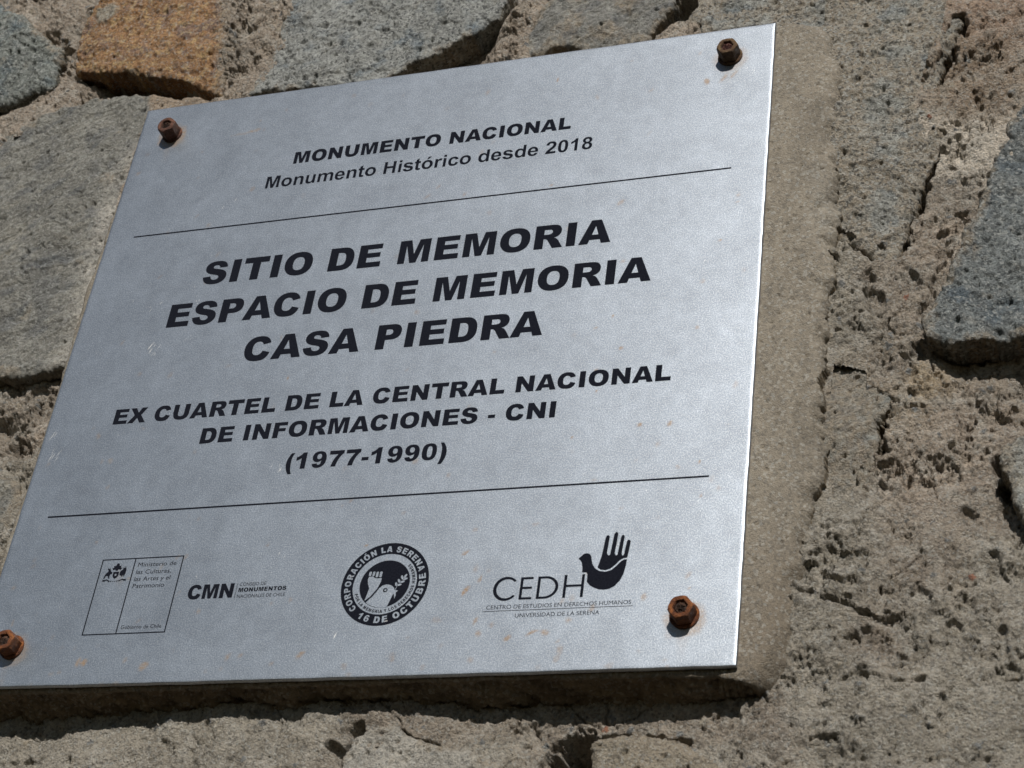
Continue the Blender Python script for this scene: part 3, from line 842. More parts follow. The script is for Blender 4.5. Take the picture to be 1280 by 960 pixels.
for (px_, py_, rx, ry, an, am) in [(318, 163, 6, 1.5, 8, 0.4), (300, 168, 8, 1.2, 4, 0.25), (883, 102, 1.8, 3.0, 10, 0.8), (905, 97, 1.8, 4.6, -35, 0.35), (917, 93, 1.5, 4.6, -30, 0.35), (697, 100, 0.8, 2.2, 0, 0.8),
                                  (690, 231, 1.5, .8, 0, .7), (97, 828, 1.8, 3, -12, .55), (105, 828, 1.8, 2.8, -20, .7), (180, 832, 3.0, 3.2, -30, .55), (285, 820, 2, 3, -30, .4),
                                  (375, 818, 2.2, 3.4, -35, .5), (582, 738, 1.5, 4.2, -35, .7), (600, 723, 1, 3, -10, .6), (583, 690, 3, 1, 30, .5), (634, 797, 2.6, 1.8, 30, .6), (665, 790, 4, 1.0, 20, .6), (680, 790, 3.0, 1.5, -20, .55),
                                  (598, 792, 2, 2, 0, .4), (710, 775, 2, 2, 0, .4), (248, 764, 1.6, 2, 0, .4), (363, 749, 1.4, 1.4, 0, .35), (838, 529, 1.5, 2, -30, .7), (800, 531, 1.6, 1.4, 0, .6), (715, 547, 1.2, 1.2, 0, .6),
                                  (766, 395, 1, 1, 0, .8), (745, 410, 1.2, 1.2, 0, .5), (776, 435, 1.4, 1, 0, .7), (900, 300, 1, .8, 0, .7), (921, 252, 1.6, .8, 0, .35), (360, 473, .7, 2, -10, .6), (745, 489, .8, 1, 0, .6),
                                  (872, 409, 1, 1, 0, .6), (874, 577, 1, 1, 0, .6), (876, 620, 1, 1, 0, .5), (458, 682, 1.2, .8, 0, .8), (595, 775, 1.2, 3, -20, .5), (805, 745, 1.5, 2.5, -20, .45), (862, 735, 1, 1, 0, .6), (747, 122, 1, 2.5, 20, .35),
                                  (440, 720, 1, 2, 0, .2), (150, 720, 3, 8, 10, .12), (740, 760, 1.5, 3, -20, .35), (545, 775, 3, 2, 0, .2), (490, 822, 2, 3, 0, .25), (700, 812, 2, 3, 0, .3), (670, 655, 2.2, 1.5, 0, .3)]:
    x_, y_ = at(px_, py_)
    stn = np.maximum(stn, blob(x_, y_, rx, ry, an, am, rs.randint(5)))
for k in range(150):          # small random drips and specks, denser towards the foot
    y_ = -200 + 395 * rs.rand() ** 1.7; x_ = rs.uniform(-195, 195)
    stn = np.maximum(stn, blob(x_, y_, rs.uniform(0.7, 2.2), rs.uniform(0.8, 3.0), rs.uniform(-50, 20), rs.uniform(0.08, 0.36), rs.randint(5)))
front = np.stack([X.ravel(), Yb.ravel(), Z.ravel()], 1)
n_ = len(u); idx = np.arange(n_ * n_).reshape(n_, n_)
Q = quads_from_mask(np.ones((n_ - 1, n_ - 1), bool), idx)
ring = np.concatenate([idx[0, :-1], idx[:-1, -1], idx[-1, :0:-1], idx[:0:-1, 0]])
back = front[ring].copy(); back[:, 2] = -2.6
bi = np.arange(len(front), len(front) + len(ring))
rn = np.roll(ring, -1); bn = np.roll(bi, -1)
Q = np.concatenate([Q, np.stack([rn, ring, bi, bn], 1)])
V = np.concatenate([front, back])
b0, b1_, b2, b3 = bi[0], bi[n_ - 1], bi[2 * (n_ - 1)], bi[3 * (n_ - 1)]
Q = np.concatenate([Q, [[b3, b2, b1_, b0]]])
plate = mesh_from('plate', V, Q, MAT_METAL, plq, attrs={'stain': np.concatenate([stn.ravel(), stn.ravel()[ring] * 0 + 0.2])})

# ------------------------------------------------------------------ lettering (own heavy and bold grotesque outlines)
BLK = {
 'A': (778, "M0 0 L269 716 H511 L779 0 H548 L512 118 H261 L226 0 Z M309 273 H465 L387 530 Z"),
 'B': (778, "M73 0 V716 H488 Q591 716 647 665 Q702 614 702 538 Q702 475 663 430 Q636 399 585 381 Q663 362 699 317 Q736 271 736 202 Q736 146 710 101 Q684 56 638 30 Q610 14 553 7 Q477 0 453 0 Z M296 435 H393 Q445 435 465 453 Q486 471 486 505 Q486 536 465 554 Q445 572 395 572 H296 Z M296 153 H409 Q467 153 490 174 Q514 194 514 228 Q514 261 491 281 Q468 300 408 300 H296 Z"),
 'C': (778, "M529 284 L723 225 Q704 143 662 88 Q620 33 558 5 Q496 -12 402 -12 Q287 -12 214 21 Q142 54 90 138 Q37 221 37 352 Q37 526 130 620 Q222 728 392 728 Q524 728 600 674 Q676 621 713 510 L517 466 Q507 498 496 513 Q478 538 452 551 Q425 565 393 565 Q319 565 280 506 Q250 462 250 368 Q250 251 286 208 Q321 165 385 165 Q447 165 479 200 Q511 235 529 284 Z"),
 'D': (778, "M73 0 V716 H402 Q499 716 559 690 Q618 663 657 614 Q696 564 713 499 Q731 433 731 360 Q731 245 705 182 Q678 118 632 76 Q585 33 531 19 Q458 0 402 0 Z M294 554 V162 H349 Q418 162 448 178 Q477 193 494 232 Q511 270 511 356 Q511 471 473 512 Q436 554 350 554 Z"),
 'E': (722, "M73 0 V716 H666 V563 H295 V449 H639 V303 H295 V162 H677 V0 Z"),
 'F': (667, "M74 0 V716 H621 V562 H296 V443 H574 V299 H296 V0 Z"),
 'H': (833, "M73 0 V716 H295 V466 H537 V716 H760 V0 H537 V290 H295 V0 Z"),
 'I': (389, "M84 0 V716 H305 V0 Z"),
 'L': (667, "M74 0 V716 H295 V176 H640 V0 Z"),
 'M': (944, "M72 0 V716 H364 L472 280 L580 716 H872 V0 H690 V546 L551 0 H390 L254 546 V0 Z"),
 'N': (833, "M75 0 V716 H282 L551 321 V716 H759 V0 H551 L282 392 V0 Z"),
 'O': (833, "M43 358 Q43 533 141 631 Q238 728 415 728 Q596 728 694 632 Q792 537 792 365 Q792 240 750 159 Q708 79 628 34 Q549 -12 430 -12 Q310 -12 231 26 Q152 65 102 148 Q43 231 43 358 Z M265 357 Q265 249 305 202 Q345 155 418 155 Q489 155 530 201 Q570 248 570 368 Q570 469 529 516 Q488 562 416 562 Q348 562 307 515 Q265 467 265 357 Z"),
 'P': (722, "M73 0 V716 H441 Q561 716 621 659 Q681 602 681 496 Q681 388 616 327 Q550 265 416 265 H295 V0 Z M295 410 H349 Q413 410 439 432 Q465 454 465 489 Q465 522 442 546 Q420 569 358 569 H295 Z"),
 'R': (778, "M75 0 V716 H444 Q547 716 601 698 Q655 681 688 633 Q721 585 721 517 Q721 457 696 414 Q670 370 626 343 Q597 326 548 315 Q588 301 606 288 Q618 279 641 250 Q664 221 672 205 L779 0 H529 L411 219 Q388 261 371 274 Q347 290 317 290 H297 V0 Z M297 426 H390 Q406 426 449 435 Q471 440 485 458 Q499 476 499 500 Q499 534 477 553 Q455 571 394 571 H297 Z"),
 'S': (722, "M36 237 L246 250 Q253 199 274 172 Q308 129 371 129 Q418 129 444 151 Q469 173 469 202 Q469 230 445 252 Q421 273 332 293 Q186 326 124 380 Q62 434 62 518 Q62 574 94 623 Q126 672 191 700 Q256 728 368 728 Q506 728 578 677 Q651 626 665 514 L456 502 Q448 551 421 573 Q394 595 347 595 Q308 595 288 579 Q268 562 268 538 Q268 521 284 508 Q300 494 358 481 Q502 450 564 419 Q627 387 655 340 Q684 293 684 235 Q684 167 646 110 Q609 52 542 22 Q475 -12 373 -12 Q194 -12 125 57 Q46 126 36 237 Z"),
 'T': (722, "M24 539 V716 H698 V539 H472 V0 H250 V539 Z"),
 'U': (833, "M546 716 H767 V289 Q767 226 747 169 Q727 113 686 71 Q644 28 598 11 Q534 -12 444 -12 Q392 -12 331 -5 Q269 2 228 24 Q186 47 152 88 Q117 129 104 173 Q84 243 84 297 H68 V716 H289 V279 Q289 220 322 187 Q354 154 418 154 Q480 154 513 187 Q546 219 546 279 Z"),
 'X': (778, "M20 716 H267 L396 492 L521 716 H766 L540 368 L787 0 H535 L392 235 L247 0 H-9 L245 372 Z"),
 'Y': (778, "M-1 716 H247 L392 473 L538 716 H784 L503 297 V0 H281 V297 Z"),
 '-': (333, "M30 178 V328 H303 V178 Z"),
 '(': (389, "M210 728 H344 Q262 590 252 430 Q244 258 262 90 Q282 -70 344 -211 H210 Q120 -80 82 60 Q50 180 54 290 Q60 420 104 530 Q142 630 210 728 Z"),
 ')': (389, "M179 728 H45 Q127 590 137 430 Q145 258 127 90 Q107 -70 45 -211 H179 Q269 -80 307 60 Q339 180 335 290 Q329 420 285 530 Q247 630 179 728 Z"),
 '0': (667, "M43 359 Q43 560 115 644 Q187 728 334 728 Q405 728 450 711 Q496 693 525 665 Q553 637 570 606 Q586 575 596 534 Q616 455 616 369 Q616 177 551 82 Q486 -12 327 -12 Q238 -12 183 16 Q128 45 93 100 Q68 138 55 205 Q43 271 43 359 Z M243 358 Q243 219 267 168 Q292 117 339 117 Q370 117 393 139 Q415 161 426 208 Q437 255 437 355 Q437 501 412 551 Q387 602 337 602 Q286 602 264 550 Q243 499 243 358 Z"),
 '1': (667, "M462 719 V0 H263 V471 Q215 434 170 411 Q125 389 57 368 V529 Q157 561 213 607 Q268 652 299 719 Z"),
 '6': (667, "M607 542 L410 518 Q402 559 385 575 Q367 592 341 592 Q295 592 269 545 Q251 511 242 400 Q276 434 313 450 Q349 467 397 467 Q491 467 555 400 Q620 333 620 230 Q620 161 587 104 Q555 47 497 17 Q440 -12 354 -12 Q250 -12 187 23 Q124 59 87 137 Q49 215 49 343 Q49 531 128 618 Q207 706 348 728 Q430 728 479 708 Q528 689 560 651 Q593 614 607 542 Z M251 227 Q251 170 279 138 Q307 106 348 106 Q385 106 410 134 Q435 163 435 219 Q435 277 409 307 Q383 337 343 337 Q304 337 278 309 Q251 281 251 227 Z"),
 '7': (667, "M48 707 H624 V573 Q549 505 499 427 Q438 331 403 213 Q374 124 365 0 H168 Q192 173 240 290 Q289 407 396 539 H48 Z"),
 '9': (667, "M55 174 L252 198 Q260 157 277 140 Q295 123 321 123 Q367 123 393 170 Q411 204 420 315 Q386 281 350 265 Q313 248 265 248 Q171 248 107 315 Q42 382 42 485 Q42 554 75 611 Q107 668 165 698 Q222 728 308 728 Q412 728 475 692 Q538 656 575 578 Q613 500 613 372 Q613 184 534 97 Q455 9 314 -12 Q232 -12 183 8 Q134 27 102 64 Q69 101 55 174 Z M411 488 Q411 545 383 577 Q355 609 314 609 Q277 609 252 581 Q227 552 227 496 Q227 438 253 408 Q279 378 319 378 Q358 378 384 406 Q411 434 411 488 Z"),
}
BLD = {
 'M': (833, "M70 0 V716 H287 L417 228 L545 716 H762 V0 H628 V564 L486 0 H347 L205 564 V0 Z"),
 'H': (722, "M73 0 V716 H218 V434 H501 V716 H645 V0 H501 V313 H218 V0 Z"),
 'i': (278, "M72 0 V519 H209 V0 Z M72 589 V716 H209 V589 Z"),
 'n': (611, "M544 0 H407 V265 Q407 349 398 374 Q389 398 370 412 Q350 425 322 425 Q287 425 259 406 Q231 387 221 355 Q210 323 210 236 V0 H73 V519 H200 V443 Q268 531 371 531 Q416 531 454 515 Q491 498 510 473 Q529 448 537 417 Q544 386 544 322 Z"),
 'u': (611, "M413 0 V78 Q385 36 338 12 Q292 -12 240 -12 Q187 -12 145 11 Q103 35 84 76 Q65 118 65 191 V519 H202 V281 Q202 172 210 147 Q217 122 237 108 Q257 94 288 94 Q323 94 351 113 Q379 132 389 161 Q399 190 399 301 V519 H536 V0 Z"),
 'm': (889, "M61 519 H188 V448 Q256 531 350 531 Q400 531 437 510 Q474 490 497 448 Q531 490 571 510 Q610 531 655 531 Q712 531 752 508 Q791 485 811 440 Q825 407 825 332 V0 H688 V297 Q688 374 673 397 Q654 426 615 426 Q586 426 560 408 Q535 391 524 357 Q513 323 513 250 V0 H375 V284 Q375 360 368 382 Q360 404 345 415 Q329 426 302 426 Q270 426 244 409 Q218 391 207 359 Q196 326 196 251 V0 H61 Z"),
 'e': (556, "M372 165 L509 142 Q483 67 426 27 Q369 -12 283 -12 Q148 -12 83 77 Q32 148 32 256 Q32 385 99 458 Q167 531 270 531 Q387 531 454 454 Q521 377 518 218 H174 Q175 156 207 122 Q239 88 287 88 Q319 88 341 105 Q362 123 372 165 Z M380 304 Q379 364 349 396 Q320 427 278 427 Q233 427 204 394 Q174 361 175 304 Z"),
 't': (333, "M309 519 V409 H215 V200 Q215 136 218 126 Q221 115 230 108 Q240 101 254 101 Q273 101 309 114 L321 8 Q273 -12 213 -12 Q176 -12 146 0 Q116 13 102 33 Q89 52 83 86 Q79 110 79 183 V409 H16 V519 H79 V622 L216 702 V519 Z"),
 'o': (611, "M40 267 Q40 335 74 399 Q107 463 169 497 Q230 531 306 531 Q423 531 498 455 Q572 379 572 263 Q572 145 497 67 Q421 -12 307 -12 Q236 -12 172 20 Q107 52 74 114 Q40 175 40 267 Z M180 260 Q180 183 217 142 Q253 101 306 101 Q360 101 396 142 Q432 183 432 261 Q432 337 396 378 Q360 419 306 419 Q253 419 217 378 Q180 337 180 260 Z"),
 's': (556, "M24 148 L161 169 Q170 129 197 108 Q224 87 272 87 Q326 87 353 107 Q371 121 371 144 Q371 160 361 170 Q351 180 314 188 Q146 225 101 256 Q38 299 38 374 Q38 443 92 489 Q146 531 260 531 Q368 531 420 496 Q473 461 493 392 L364 368 Q355 399 332 415 Q309 431 265 431 Q211 431 187 416 Q171 405 171 388 Q171 373 185 362 Q204 348 316 323 Q428 297 473 260 Q517 222 517 155 Q517 81 456 28 Q395 -12 275 -12 Q166 -12 103 32 Q39 76 24 148 Z"),
 'r': (389, "M203 0 H66 V519 H193 V445 Q226 497 252 514 Q279 531 313 531 Q360 531 404 505 L362 385 Q327 408 296 408 Q267 408 246 392 Q226 376 214 334 Q203 292 203 158 Z"),
 'c': (556, "M524 366 L389 341 Q382 382 358 402 Q334 423 296 423 Q245 423 214 387 Q184 352 184 269 Q184 177 215 139 Q246 101 298 101 Q337 101 362 123 Q387 146 397 200 L532 177 Q511 84 452 36 Q393 -12 293 -12 Q179 -12 112 60 Q44 131 44 259 Q44 388 112 459 Q180 531 295 531 Q390 531 446 490 Q502 449 524 366 Z"),
 'd': (611, "M547 0 H420 V76 Q388 32 345 10 Q301 -12 257 -12 Q167 -12 103 60 Q39 133 39 262 Q39 394 101 462 Q163 531 258 531 Q345 531 408 459 V716 H547 Z M181 271 Q181 188 204 150 Q237 97 297 97 Q344 97 377 137 Q410 177 410 257 Q410 346 378 385 Q346 424 296 424 Q247 424 214 386 Q181 347 181 271 Z"),
 '2': (556, "M506 127 V0 H25 Q33 72 72 137 Q111 201 226 308 Q318 394 339 425 Q368 468 368 509 Q368 555 343 580 Q319 605 275 605 Q232 605 206 579 Q181 553 177 492 L40 506 Q52 620 118 670 Q183 719 281 719 Q389 719 451 661 Q512 603 512 516 Q512 467 495 423 Q477 379 439 330 Q413 298 347 238 Q281 177 263 157 Q245 137 234 127 Z"),
 '0': (556, "M277 719 Q381 719 439 645 Q509 557 509 353 Q509 150 439 61 Q381 -12 277 -12 Q173 -12 109 68 Q45 148 45 354 Q45 556 115 645 Q173 719 277 719 Z M277 605 Q252 605 233 589 Q213 573 202 532 Q188 479 188 353 Q188 227 201 180 Q213 133 233 117 Q252 101 277 101 Q302 101 321 117 Q341 133 352 174 Q366 227 366 353 Q366 479 353 526 Q341 573 321 589 Q302 605 277 605 Z"),
 '1': (556, "M393 0 H256 V517 Q181 447 79 413 V538 Q133 555 195 604 Q258 653 281 719 H393 Z"),
 '8': (556, "M160 386 Q107 408 83 448 Q58 487 58 534 Q58 614 114 667 Q170 719 273 719 Q375 719 431 667 Q488 614 488 534 Q488 484 462 445 Q436 406 389 386 Q449 362 480 316 Q511 270 511 210 Q511 110 448 49 Q385 -12 280 -12 Q182 -12 119 39 Q45 99 45 204 Q45 262 73 310 Q102 359 160 386 Z M188 524 Q188 483 211 460 Q234 437 273 437 Q312 437 335 460 Q359 483 359 524 Q359 563 336 586 Q312 609 275 609 Q235 609 212 586 Q188 562 188 524 Z M176 218 Q176 161 205 129 Q234 98 278 98 Q321 98 349 128 Q377 159 377 217 Q377 267 348 298 Q320 329 276 329 Q226 329 201 294 Q176 259 176 218 Z"),
}
BLK['Ó'] = (833, BLK['O'][1] + " M360 775 L440 920 H640 L500 775 Z")
BLD['ó'] = (611, BLD['o'][1] + " M256 582 L320 726 H474 L346 582 Z")


def parse(path, n=6):
    """outline string -> list of closed polylines"""
    import re
    tk = re.findall(r'[MLHVQCZ]|-?\d+\.?\d*', path)
    out = []; cur = []; i = 0; x = y = 0.0; cmd = None
    while i < len(tk):
        if tk[i].isalpha(): cmd = tk[i]; i += 1
        if cmd == 'Z':
            out.append(cur); cur = []; continue
        if cmd == 'M':
            x, y = float(tk[i]), float(tk[i + 1]); i += 2; cur = [(x, y)]; cmd = 'L'
        elif cmd == 'L':
            x, y = float(tk[i]), float(tk[i + 1]); i += 2; cur.append((x, y))
        elif cmd == 'H':
            x = float(tk[i]); i += 1; cur.append((x, y))
        elif cmd == 'V':
            y = float(tk[i]); i += 1; cur.append((x, y))
        elif cmd == 'Q':
            a, b, c_, d = map(float, tk[i:i + 4]); i += 4
            for k in range(1, n + 1):
                t = k / n
                cur.append(((1 - t) ** 2 * x + 2 * t * (1 - t) * a + t * t * c_, (1 - t) ** 2 * y + 2 * t * (1 - t) * b + t * t * d))
            x, y = c_, d
        elif cmd == 'C':
            a, b, c_, d, e_, f_ = map(float, tk[i:i + 6]); i += 6
            for k in range(1, n + 1):
                t = k / n; s = 1 - t
                cur.append((s ** 3 * x + 3 * s * s * t * a + 3 * s * t * t * c_ + t ** 3 * e_, s ** 3 * y + 3 * s * s * t * b + 3 * s * t * t * d + t ** 3 * f_))
            x, y = e_, f_
    res = []
    for c_ in out:
        if len(c_) > 1 and math.dist(c_[0], c_[-1]) < 1e-6: c_ = c_[:-1]
        res.append(c_)
    return res


def fill(name, contours, mat, parent, z=0.06):
    """closed polylines in mm on the plaque -> one flat filled mesh, holes by even-odd"""
    cu = bpy.data.curves.new(name, 'CURVE')
    cu.dimensions = '2D'; cu.fill_mode = 'BOTH'
    for c_ in contours:
        sp = cu.splines.new('POLY')
        sp.points.add(len(c_) - 1)
        sp.points.foreach_set('co', [w for p in c_ for w in (p[0] / 1000, p[1] / 1000, 0, 1)])
        sp.use_cyclic_u = True
    o = bpy.data.objects.new('tmp', cu); COL.objects.link(o)
    dg = bpy.context.evaluated_depsgraph_get()
    me = bpy.data.meshes.new_from_object(o.evaluated_get(dg))
    bpy.data.objects.remove(o)
    return finish(name, me, mat, parent, z)


def finish(name, me, mat, parent, z):
    me.name = name
    v = np.empty(len(me.vertices) * 3, np.float32); me.vertices.foreach_get('co', v); v = v.reshape(-1, 3)
    x_, y_ = v[:, 0].copy(), v[:, 1].copy()
    zz = 0.00007 * fbm(x_ * 1000, y_ * 1000, 160, 2, 900)
    v[:, 1] = -(zz + z / 1000); v[:, 2] = y_
    me.vertices.foreach_set('co', v.ravel())
    bm = bmesh.new(); bm.from_mesh(me)
    for f in bm.faces:
        f.normal_update()
        if f.normal.y > 0: f.normal_flip()
    bm.to_mesh(me); bm.free()
    me.materials.clear(); me.materials.append(mat)
    for p in me.polygons: p.use_smooth = False
    return link(name, me, parent)


def text_contours(s, font, size, x0, base, track=0.0):
    k = size / 1000; out = []; x = x0
    for ch in s:
        if ch == ' ':
            x += 333 * k if font is BLK else 278 * k; continue
        w, p = font[ch]
        for c_ in parse(p): out.append([(x + a * k, base + b * k) for a, b in c_])
        x += (w + track) * k
    return out


def extent(cs):
    xs = [p[0] for c_ in cs for p in c_]; ys = [p[1] for c_ in cs for p in c_]
    return min(xs), max(xs), min(ys), max(ys)


def line_text(s, font, xa, xb, base, cap, parent, capu=716):
    """set s so that its ink runs from xa to xb with the given baseline and cap height"""
    cs = text_contours(s, font, 10, 0, 0)
    x0, x1, _, _ = extent(cs)
    kx = (xb - xa) / (x1 - x0); ky = cap / (capu / 100)
    cs = [[(xa + (a - x0) * kx, base + b * ky) for a, b in c_] for c_ in cs]
    return fill('lettering', cs, MAT_INK, parent)


for (s, f_, xa, xb, base_, cap) in [
        ('MONUMENTO NACIONAL', BLK, -86.2, 86.1, 137.9, 9.2), ('Monumento Histórico desde 2018', BLD, -100.9, 100.3, 120.7, 9.15),
        ('SITIO DE MEMORIA', BLK, -126.2, 117.8, 51.6, 16.4), ('ESPACIO DE MEMORIA', BLK, -141.6, 142.3, 22.6, 16.4), ('CASA PIEDRA', BLK, -86.9, 86.6, -6.6, 16.4),
        ('EX CUARTEL DE LA CENTRAL NACIONAL', BLK, -158.0, 157.9, -42.1, 9.95), ('DE INFORMACIONES - CNI', BLK, -100.3, 99.6, -59.3, 9.95), ('(1977-1990)', BLK, -45.3, 44.2, -79.8, 9.95)]:
    line_text(s, f_, xa, xb, base_, cap, plq)


def strip(x0, x1, y0, y1, n=60):
    return [(x0 + (x1 - x0) * k / n, y0) for k in range(n + 1)] + [(x1 - (x1 - x0) * k / n, y1) for k in range(n + 1)]


def rect(x0, x1, y0, y1): return [(x0, y0), (x1, y0), (x1, y1), (x0, y1)]


fill('rule_line', [strip(-181.4, 180.7, 93.85, 94.85)], MAT_INK, plq)
fill('rule_line', [strip(-181.4, 181.2, -100.45, -99.45)], MAT_INK, plq)


def btext(s, xa, xb, base, cap, parent, bold=0.0, name='lettering'):
    """small print in Blender's built-in face, scaled to its measured width"""
    cu = bpy.data.curves.new('t', 'FONT'); cu.body = s; cu.size = 1.0; cu.offset = bold; cu.fill_mode = 'BOTH'; cu.resolution_u = 3
    o = bpy.data.objects.new('tmp', cu); COL.objects.link(o)
    dg = bpy.context.evaluated_depsgraph_get()
    me = bpy.data.meshes.new_from_object(o.evaluated_get(dg)); bpy.data.objects.remove(o)
    v = np.empty(len(me.vertices) * 3, np.float32); me.vertices.foreach_get('co', v); v = v.reshape(-1, 3)
    kx = (xb - xa) / (v[:, 0].max() - v[:, 0].min()); ky = cap / CAPH
    v[:, 0] = (xa + (v[:, 0] - v[:, 0].min()) * kx) / 1000; v[:, 1] = (base + v[:, 1] * ky) / 1000
    me.vertices.foreach_set('co', v.ravel())
    return finish(name, me, MAT_INK, parent, 0.06)


_cu = bpy.data.curves.new('t', 'FONT'); _cu.body = 'H'; _o = bpy.data.objects.new('tmp', _cu); COL.objects.link(_o)
_me = bpy.data.meshes.new_from_object(_o.evaluated_get(bpy.context.evaluated_depsgraph_get()))
CAPH = max(v.co.y for v in _me.vertices)
bpy.data.objects.remove(_o); bpy.data.meshes.remove(_me)


def circle(cx, cy, r, n=72, r2=None, ang=0):
    r2 = r if r2 is None else r2; a = math.radians(ang); out = []
    for k in range(n):
        t = 2 * math.pi * k / n; p, q_ = r * math.cos(t), r2 * math.sin(t)
        out.append((cx + p * math.cos(a) - q_ * math.sin(a), cy + p * math.sin(a) + q_ * math.cos(a)))
    return out


# --- ministry logo: frame, coat of arms, four text lines
lg = link('ministry_logo', None, plq)
w = 0.32
x0, x1, xm, y0, y1 = -139.2, -92.0, -119.8, -172.2, -128.6
fill('frame', [rect(x0 - w, x1 + w, y0 - w, y1 + w), rect(x0 + w, xm - w, y0 + w, y1 - w), rect(xm + w, x1 - w, y0 + w, y1 - w)], MAT_INK, lg)
for s, a, b, y_, cp in [('Ministerio de', -117.5, -95.2, -133.7, 2.5), ('las Culturas,', -117.5, -97.2, -138.0, 2.5), ('las Artes y el', -117.5, -96.7, -142.1, 2.5), ('Patrimonio', -117.4, -99.1, -146.2, 2.5),
                        ('Gobierno de Chile', -117.8, -94.6, -169.7, 2.1)]:
    btext(s, a, b, y_, cp, lg, 0.0)
arms = []
# plume, shield with a star cut out, huemul, condor, ribbon
arms.append([(-131.6, -135.0), (-132.4, -133.6), (-131.4, -133.7), (-131.7, -132.4), (-130.5, -132.6), (-130.2, -131.4), (-129.4, -130.9), (-128.6, -131.4), (-128.3, -132.6), (-127.1, -132.4), (-127.4, -133.7), (-126.4, -133.6), (-127.2, -135.0), (-128.4, -134.6), (-128.9, -135.4), (-129.9, -135.4), (-130.4, -134.6)])
arms.append([(-131.1, -136.0), (-127.7, -136.0), (-127.7, -138.4), (-128.4, -139.5), (-129.4, -140.1), (-130.4, -139.5), (-131.1, -138.4)])
star = []
for k in range(10):
    t = math.radians(90 + 36 * k); r_ = 1.0 if k % 2 == 0 else 0.42
    star.append((-129.4 + r_ * math.cos(t), -137.8 + r_ * math.sin(t)))
arms.append(star)
arms.append([(-134.6, -133.4), (-133.9, -134.2), (-133.3, -133.5), (-133.2, -134.6), (-132.6, -135.6), (-131.6, -136.3), (-131.7, -137.2), (-132.6, -137.4), (-132.8, -138.6), (-132.5, -139.9), (-133.1, -139.9), (-133.8, -138.4), (-134.9, -138.2), (-135.5, -139.9), (-136.1, -139.9), (-135.8, -137.8), (-135.2, -136.7), (-134.2, -135.7), (-134.4, -134.7), (-135.0, -134.4)])
arms.append([(-127.2, -136.1), (-126.5, -135.2), (-125.8, -134.9), (-125.8, -133.2), (-125.3, -134.2), (-125.0, -132.6), (-124.6, -134.1), (-124.2, -132.9), (-124.0, -134.8), (-123.7, -134.0), (-123.7, -136.6), (-123.9, -138.8), (-124.3, -137.5), (-124.6, -139.6), (-125.1, -138.0), (-125.5, -139.4), (-126.0, -138.4), (-126.9, -138.4), (-127.2, -137.4)])
arms.append([(-136.7, -140.3), (-135.2, -140.6), (-134.2, -140.2), (-132.0, -141.2), (-129.4, -141.5), (-126.8, -141.2), (-124.6, -140.2), (-123.6, -140.6), (-122.1, -140.3), (-122.7, -141.0), (-122.2, -141.6), (-123.8, -141.5), (-124.8, -140.9), (-126.8, -142.1), (-129.4, -142.5), (-132.0, -142.1), (-134.0, -140.9), (-135.0, -141.5), (-136.6, -141.6), (-136.1, -141.0)])
for xx in (-132.6, -131.4, -130.2, -129.0, -127.8, -126.6):
    arms.append([(xx, -141.5), (xx + 0.45, -141.5), (xx + 0.45, -141.95), (xx, -141.95)])
fill('coat_of_arms', arms, MAT_INK, lg)

# --- monuments council logo
lg = link('council_logo', None, plq)
cs = text_contours('CMN', BLK, 10, 0, 0, -40)
a, b, _, _ = extent(cs)
C3 = "M640 430 L470 430 Q440 500 360 500 Q235 490 235 358 Q235 215 360 215 Q440 215 470 285 L670 285 Q640 120 540 40 Q460 -12 330 -12 L150 -12 Q20 0 20 150 L20 480 Q20 600 90 670 Q140 728 230 728 L520 728 Q680 728 690 600 L690 500 L640 430 Z"
kx = (-58.7 + 84.1) / (b - a)
cs = [[(-84.1 + (p - a) * kx, -154.3 + q_ * (8.2 / 7.16)) for p, q_ in c_] for c_ in cs]
fill('lettering', cs, MAT_INK, lg)
btm = [(c_) for c_ in cs]
fill('divider', [rect(-57.25, -57.0, -154.6, -146.2)], MAT_INK, lg)
btext('CONSEJO DE', -55.8, -41.2, -147.9, 1.9, lg, 0.0)
line = line_text('MONUMENTOS', BLK, -55.8, -29.4, -151.3, 2.3, lg)
btext('NACIONALES DE CHILE', -55.8, -29.4, -154.7, 1.9, lg, 0.0)

# --- round seal
lg = link('round_seal', None, plq)
SX, SY = 23.4, -150.5


def arc_text(s, r, cap, a0, a1, top=True, kx=1.0):
    """letters along a circle; a0, a1 = angles (deg) of the first and last letter centres"""
    k = cap / 716; out = []
    adv = [(333 if ch == ' ' else BLK[ch][0]) for ch in s]
    pos = []; t = 0
    for w_ in adv:
        pos.append(t + w_ / 2); t += w_
    p0, p1 = pos[0], pos[-1]
    step = abs(math.radians(a1 - a0)) * r / (p1 - p0)       # mm per font unit along the arc
    for ch, p in zip(s, pos):
        if ch == ' ': continue
        ang = math.radians(a0 + (a1 - a0) * (p - p0) / (p1 - p0))
        w_ = BLK[ch][0]
        for c_ in parse(BLK[ch][1], 4):
            q = []
            for a, b in c_:
                lx = (a - w_ / 2) * step * 0.86 * kx; ly = b * k
                if top:      # baseline on the inner circle, reading clockwise
                    rr = r + ly; th = ang - lx / r
                else:        # tops towards the centre, reading counter-clockwise
                    rr = r - ly; th = ang + lx / r
                q.append((SX + rr * math.cos(th), SY + rr * math.sin(th)))
            out.append(q)
    return out


fill('ring', [circle(SX, SY, 22.9, 120), circle(SX, SY, 16.7, 96)] + arc_text('CORPORACIÓN LA SERENA', 17.9, 3.3, 221, 24) + arc_text('16 DE OCTUBRE', 21.3, 3.5, -119, 10, False), MAT_INK, lg)
fill('lettering', arc_text('POR LA MEMORIA Y LOS DERECHOS HUMANOS', 15.9, 1.7, -159, 40, False), MAT_INK, lg)
